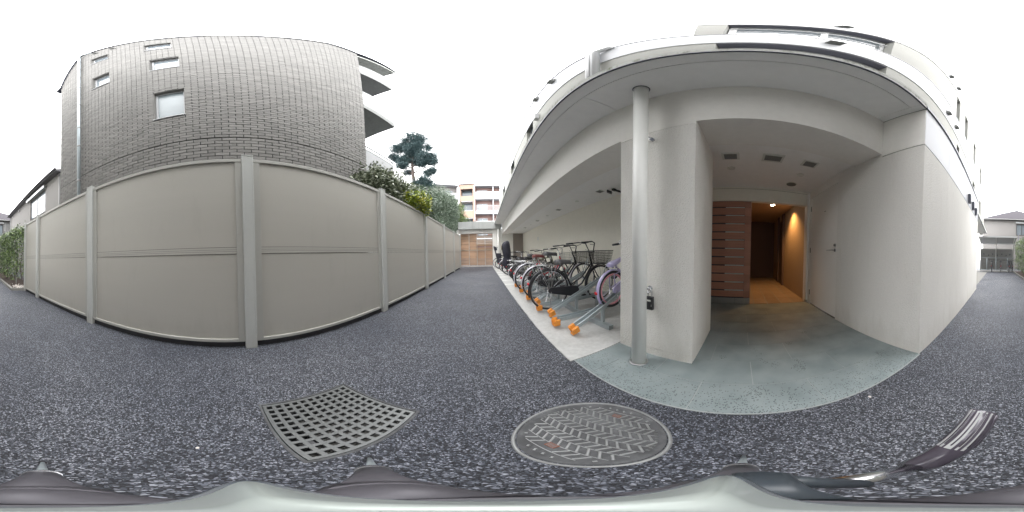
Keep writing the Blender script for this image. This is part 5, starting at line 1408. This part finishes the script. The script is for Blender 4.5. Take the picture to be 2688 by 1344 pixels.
for (z, hx_, hy_) in prof:
    for q in range(n_):
        a = 2 * PI * q / n_; ca, sa = math.cos(a), math.sin(a)
        vs.append((hx_ * ca, hy_ * sa, z))
for i in range(len(prof) - 1):
    for q in range(n_): fs.append((i * n_ + q, i * n_ + (q + 1) % n_, (i + 1) * n_ + (q + 1) % n_, (i + 1) * n_ + q))
fs += [tuple(range(n_))[::-1], tuple(range((len(prof) - 1) * n_, len(prof) * n_))]
MB().add(vs, fs, True).build('body', 'cambody', cb)
MB().lathe([(.0058, .8652), (.0058, .8658)], 28).build('base_ring', 'chrome', cb)
vs = []; 
for z, e in ((.856, 0), (.8648, .0)):
    for q in range(n_):
        a = 2 * PI * q / n_; ca, sa = math.cos(a), math.sin(a); vs.append((.029 * math.copysign(abs(ca) ** .8, ca), .0064 * math.copysign(abs(sa) ** .8, sa), z))
MB().add(vs, [(q, (q + 1) % n_, n_ + (q + 1) % n_, n_ + q) for q in range(n_)] + [tuple(range(n_))[::-1], tuple(range(n_, 2 * n_))], False).build('base_shoe', 'teal', cb, bevel=.001)

# ------------------------------------------------------------------ pieces that stand apart become objects of their own
def split_loose(o, nm):
    me = o.data; n = len(me.vertices); par = list(range(n))
    def find(a):
        while par[a] != a: par[a] = par[par[a]]; a = par[a]
        return a
    for e in me.edges:
        a, b = find(e.vertices[0]), find(e.vertices[1])
        if a != b: par[a] = b
    comps = {}
    for p in me.polygons: comps.setdefault(find(p.vertices[0]), []).append(p)
    if len(comps) < 2: return
    objs = []
    for ps in comps.values():
        mp = {}; vs = []; fs = []
        for p in ps:
            f = []
            for v in p.vertices:
                if v not in mp: mp[v] = len(vs); vs.append(tuple(me.vertices[v].co))
                f.append(mp[v])
            fs.append(f)
        m2 = bpy.data.meshes.new(nm); m2.from_pydata(vs, [], fs)
        m2.polygons.foreach_set('use_smooth', [p.use_smooth for p in ps])
        for m_ in me.materials: m2.materials.append(m_)
        q = bpy.data.objects.new(nm, m2); COL.objects.link(q); q.parent = o.parent; q.location = o.location; q.rotation_euler = o.rotation_euler
        objs.append(q)
    for ch in list(o.children): ch.parent = objs[0]
    bpy.data.objects.remove(o)
SPLIT = {'side_frame': 'side_frame', 'grips': 'grip', 'pedals': 'pedal', 'pipe_sockets': 'pipe_socket', 'window_reveals': 'window_reveal',
         'upright': 'upright', 'crossbar': 'crossbar', 'louvre': 'louvre', 'siding': 'siding_board', 'coping': 'coping', 'baluster': 'baluster', 'window_rail': 'window_rail',
         'stems': 'stem', 'basket_stay': 'basket_stay', 'marker_ribs': 'marker_rib', 'kickstand': 'kickstand', 'keyhole': 'keyhole', 'seat_skirt': 'seat_skirt'}
bpy.context.view_layer.update()
for o in list(COL.objects):
    k = o.name.split('.')[0]
    if o.type == 'MESH' and k in SPLIT and o.parent is not None: split_loose(o, SPLIT[k])
for o in COL.objects:
    if o.name.split('.')[0] in ('rim_lettering', 'herringbone_ribs', 'grip_ribs'): o['kind'] = 'stuff'
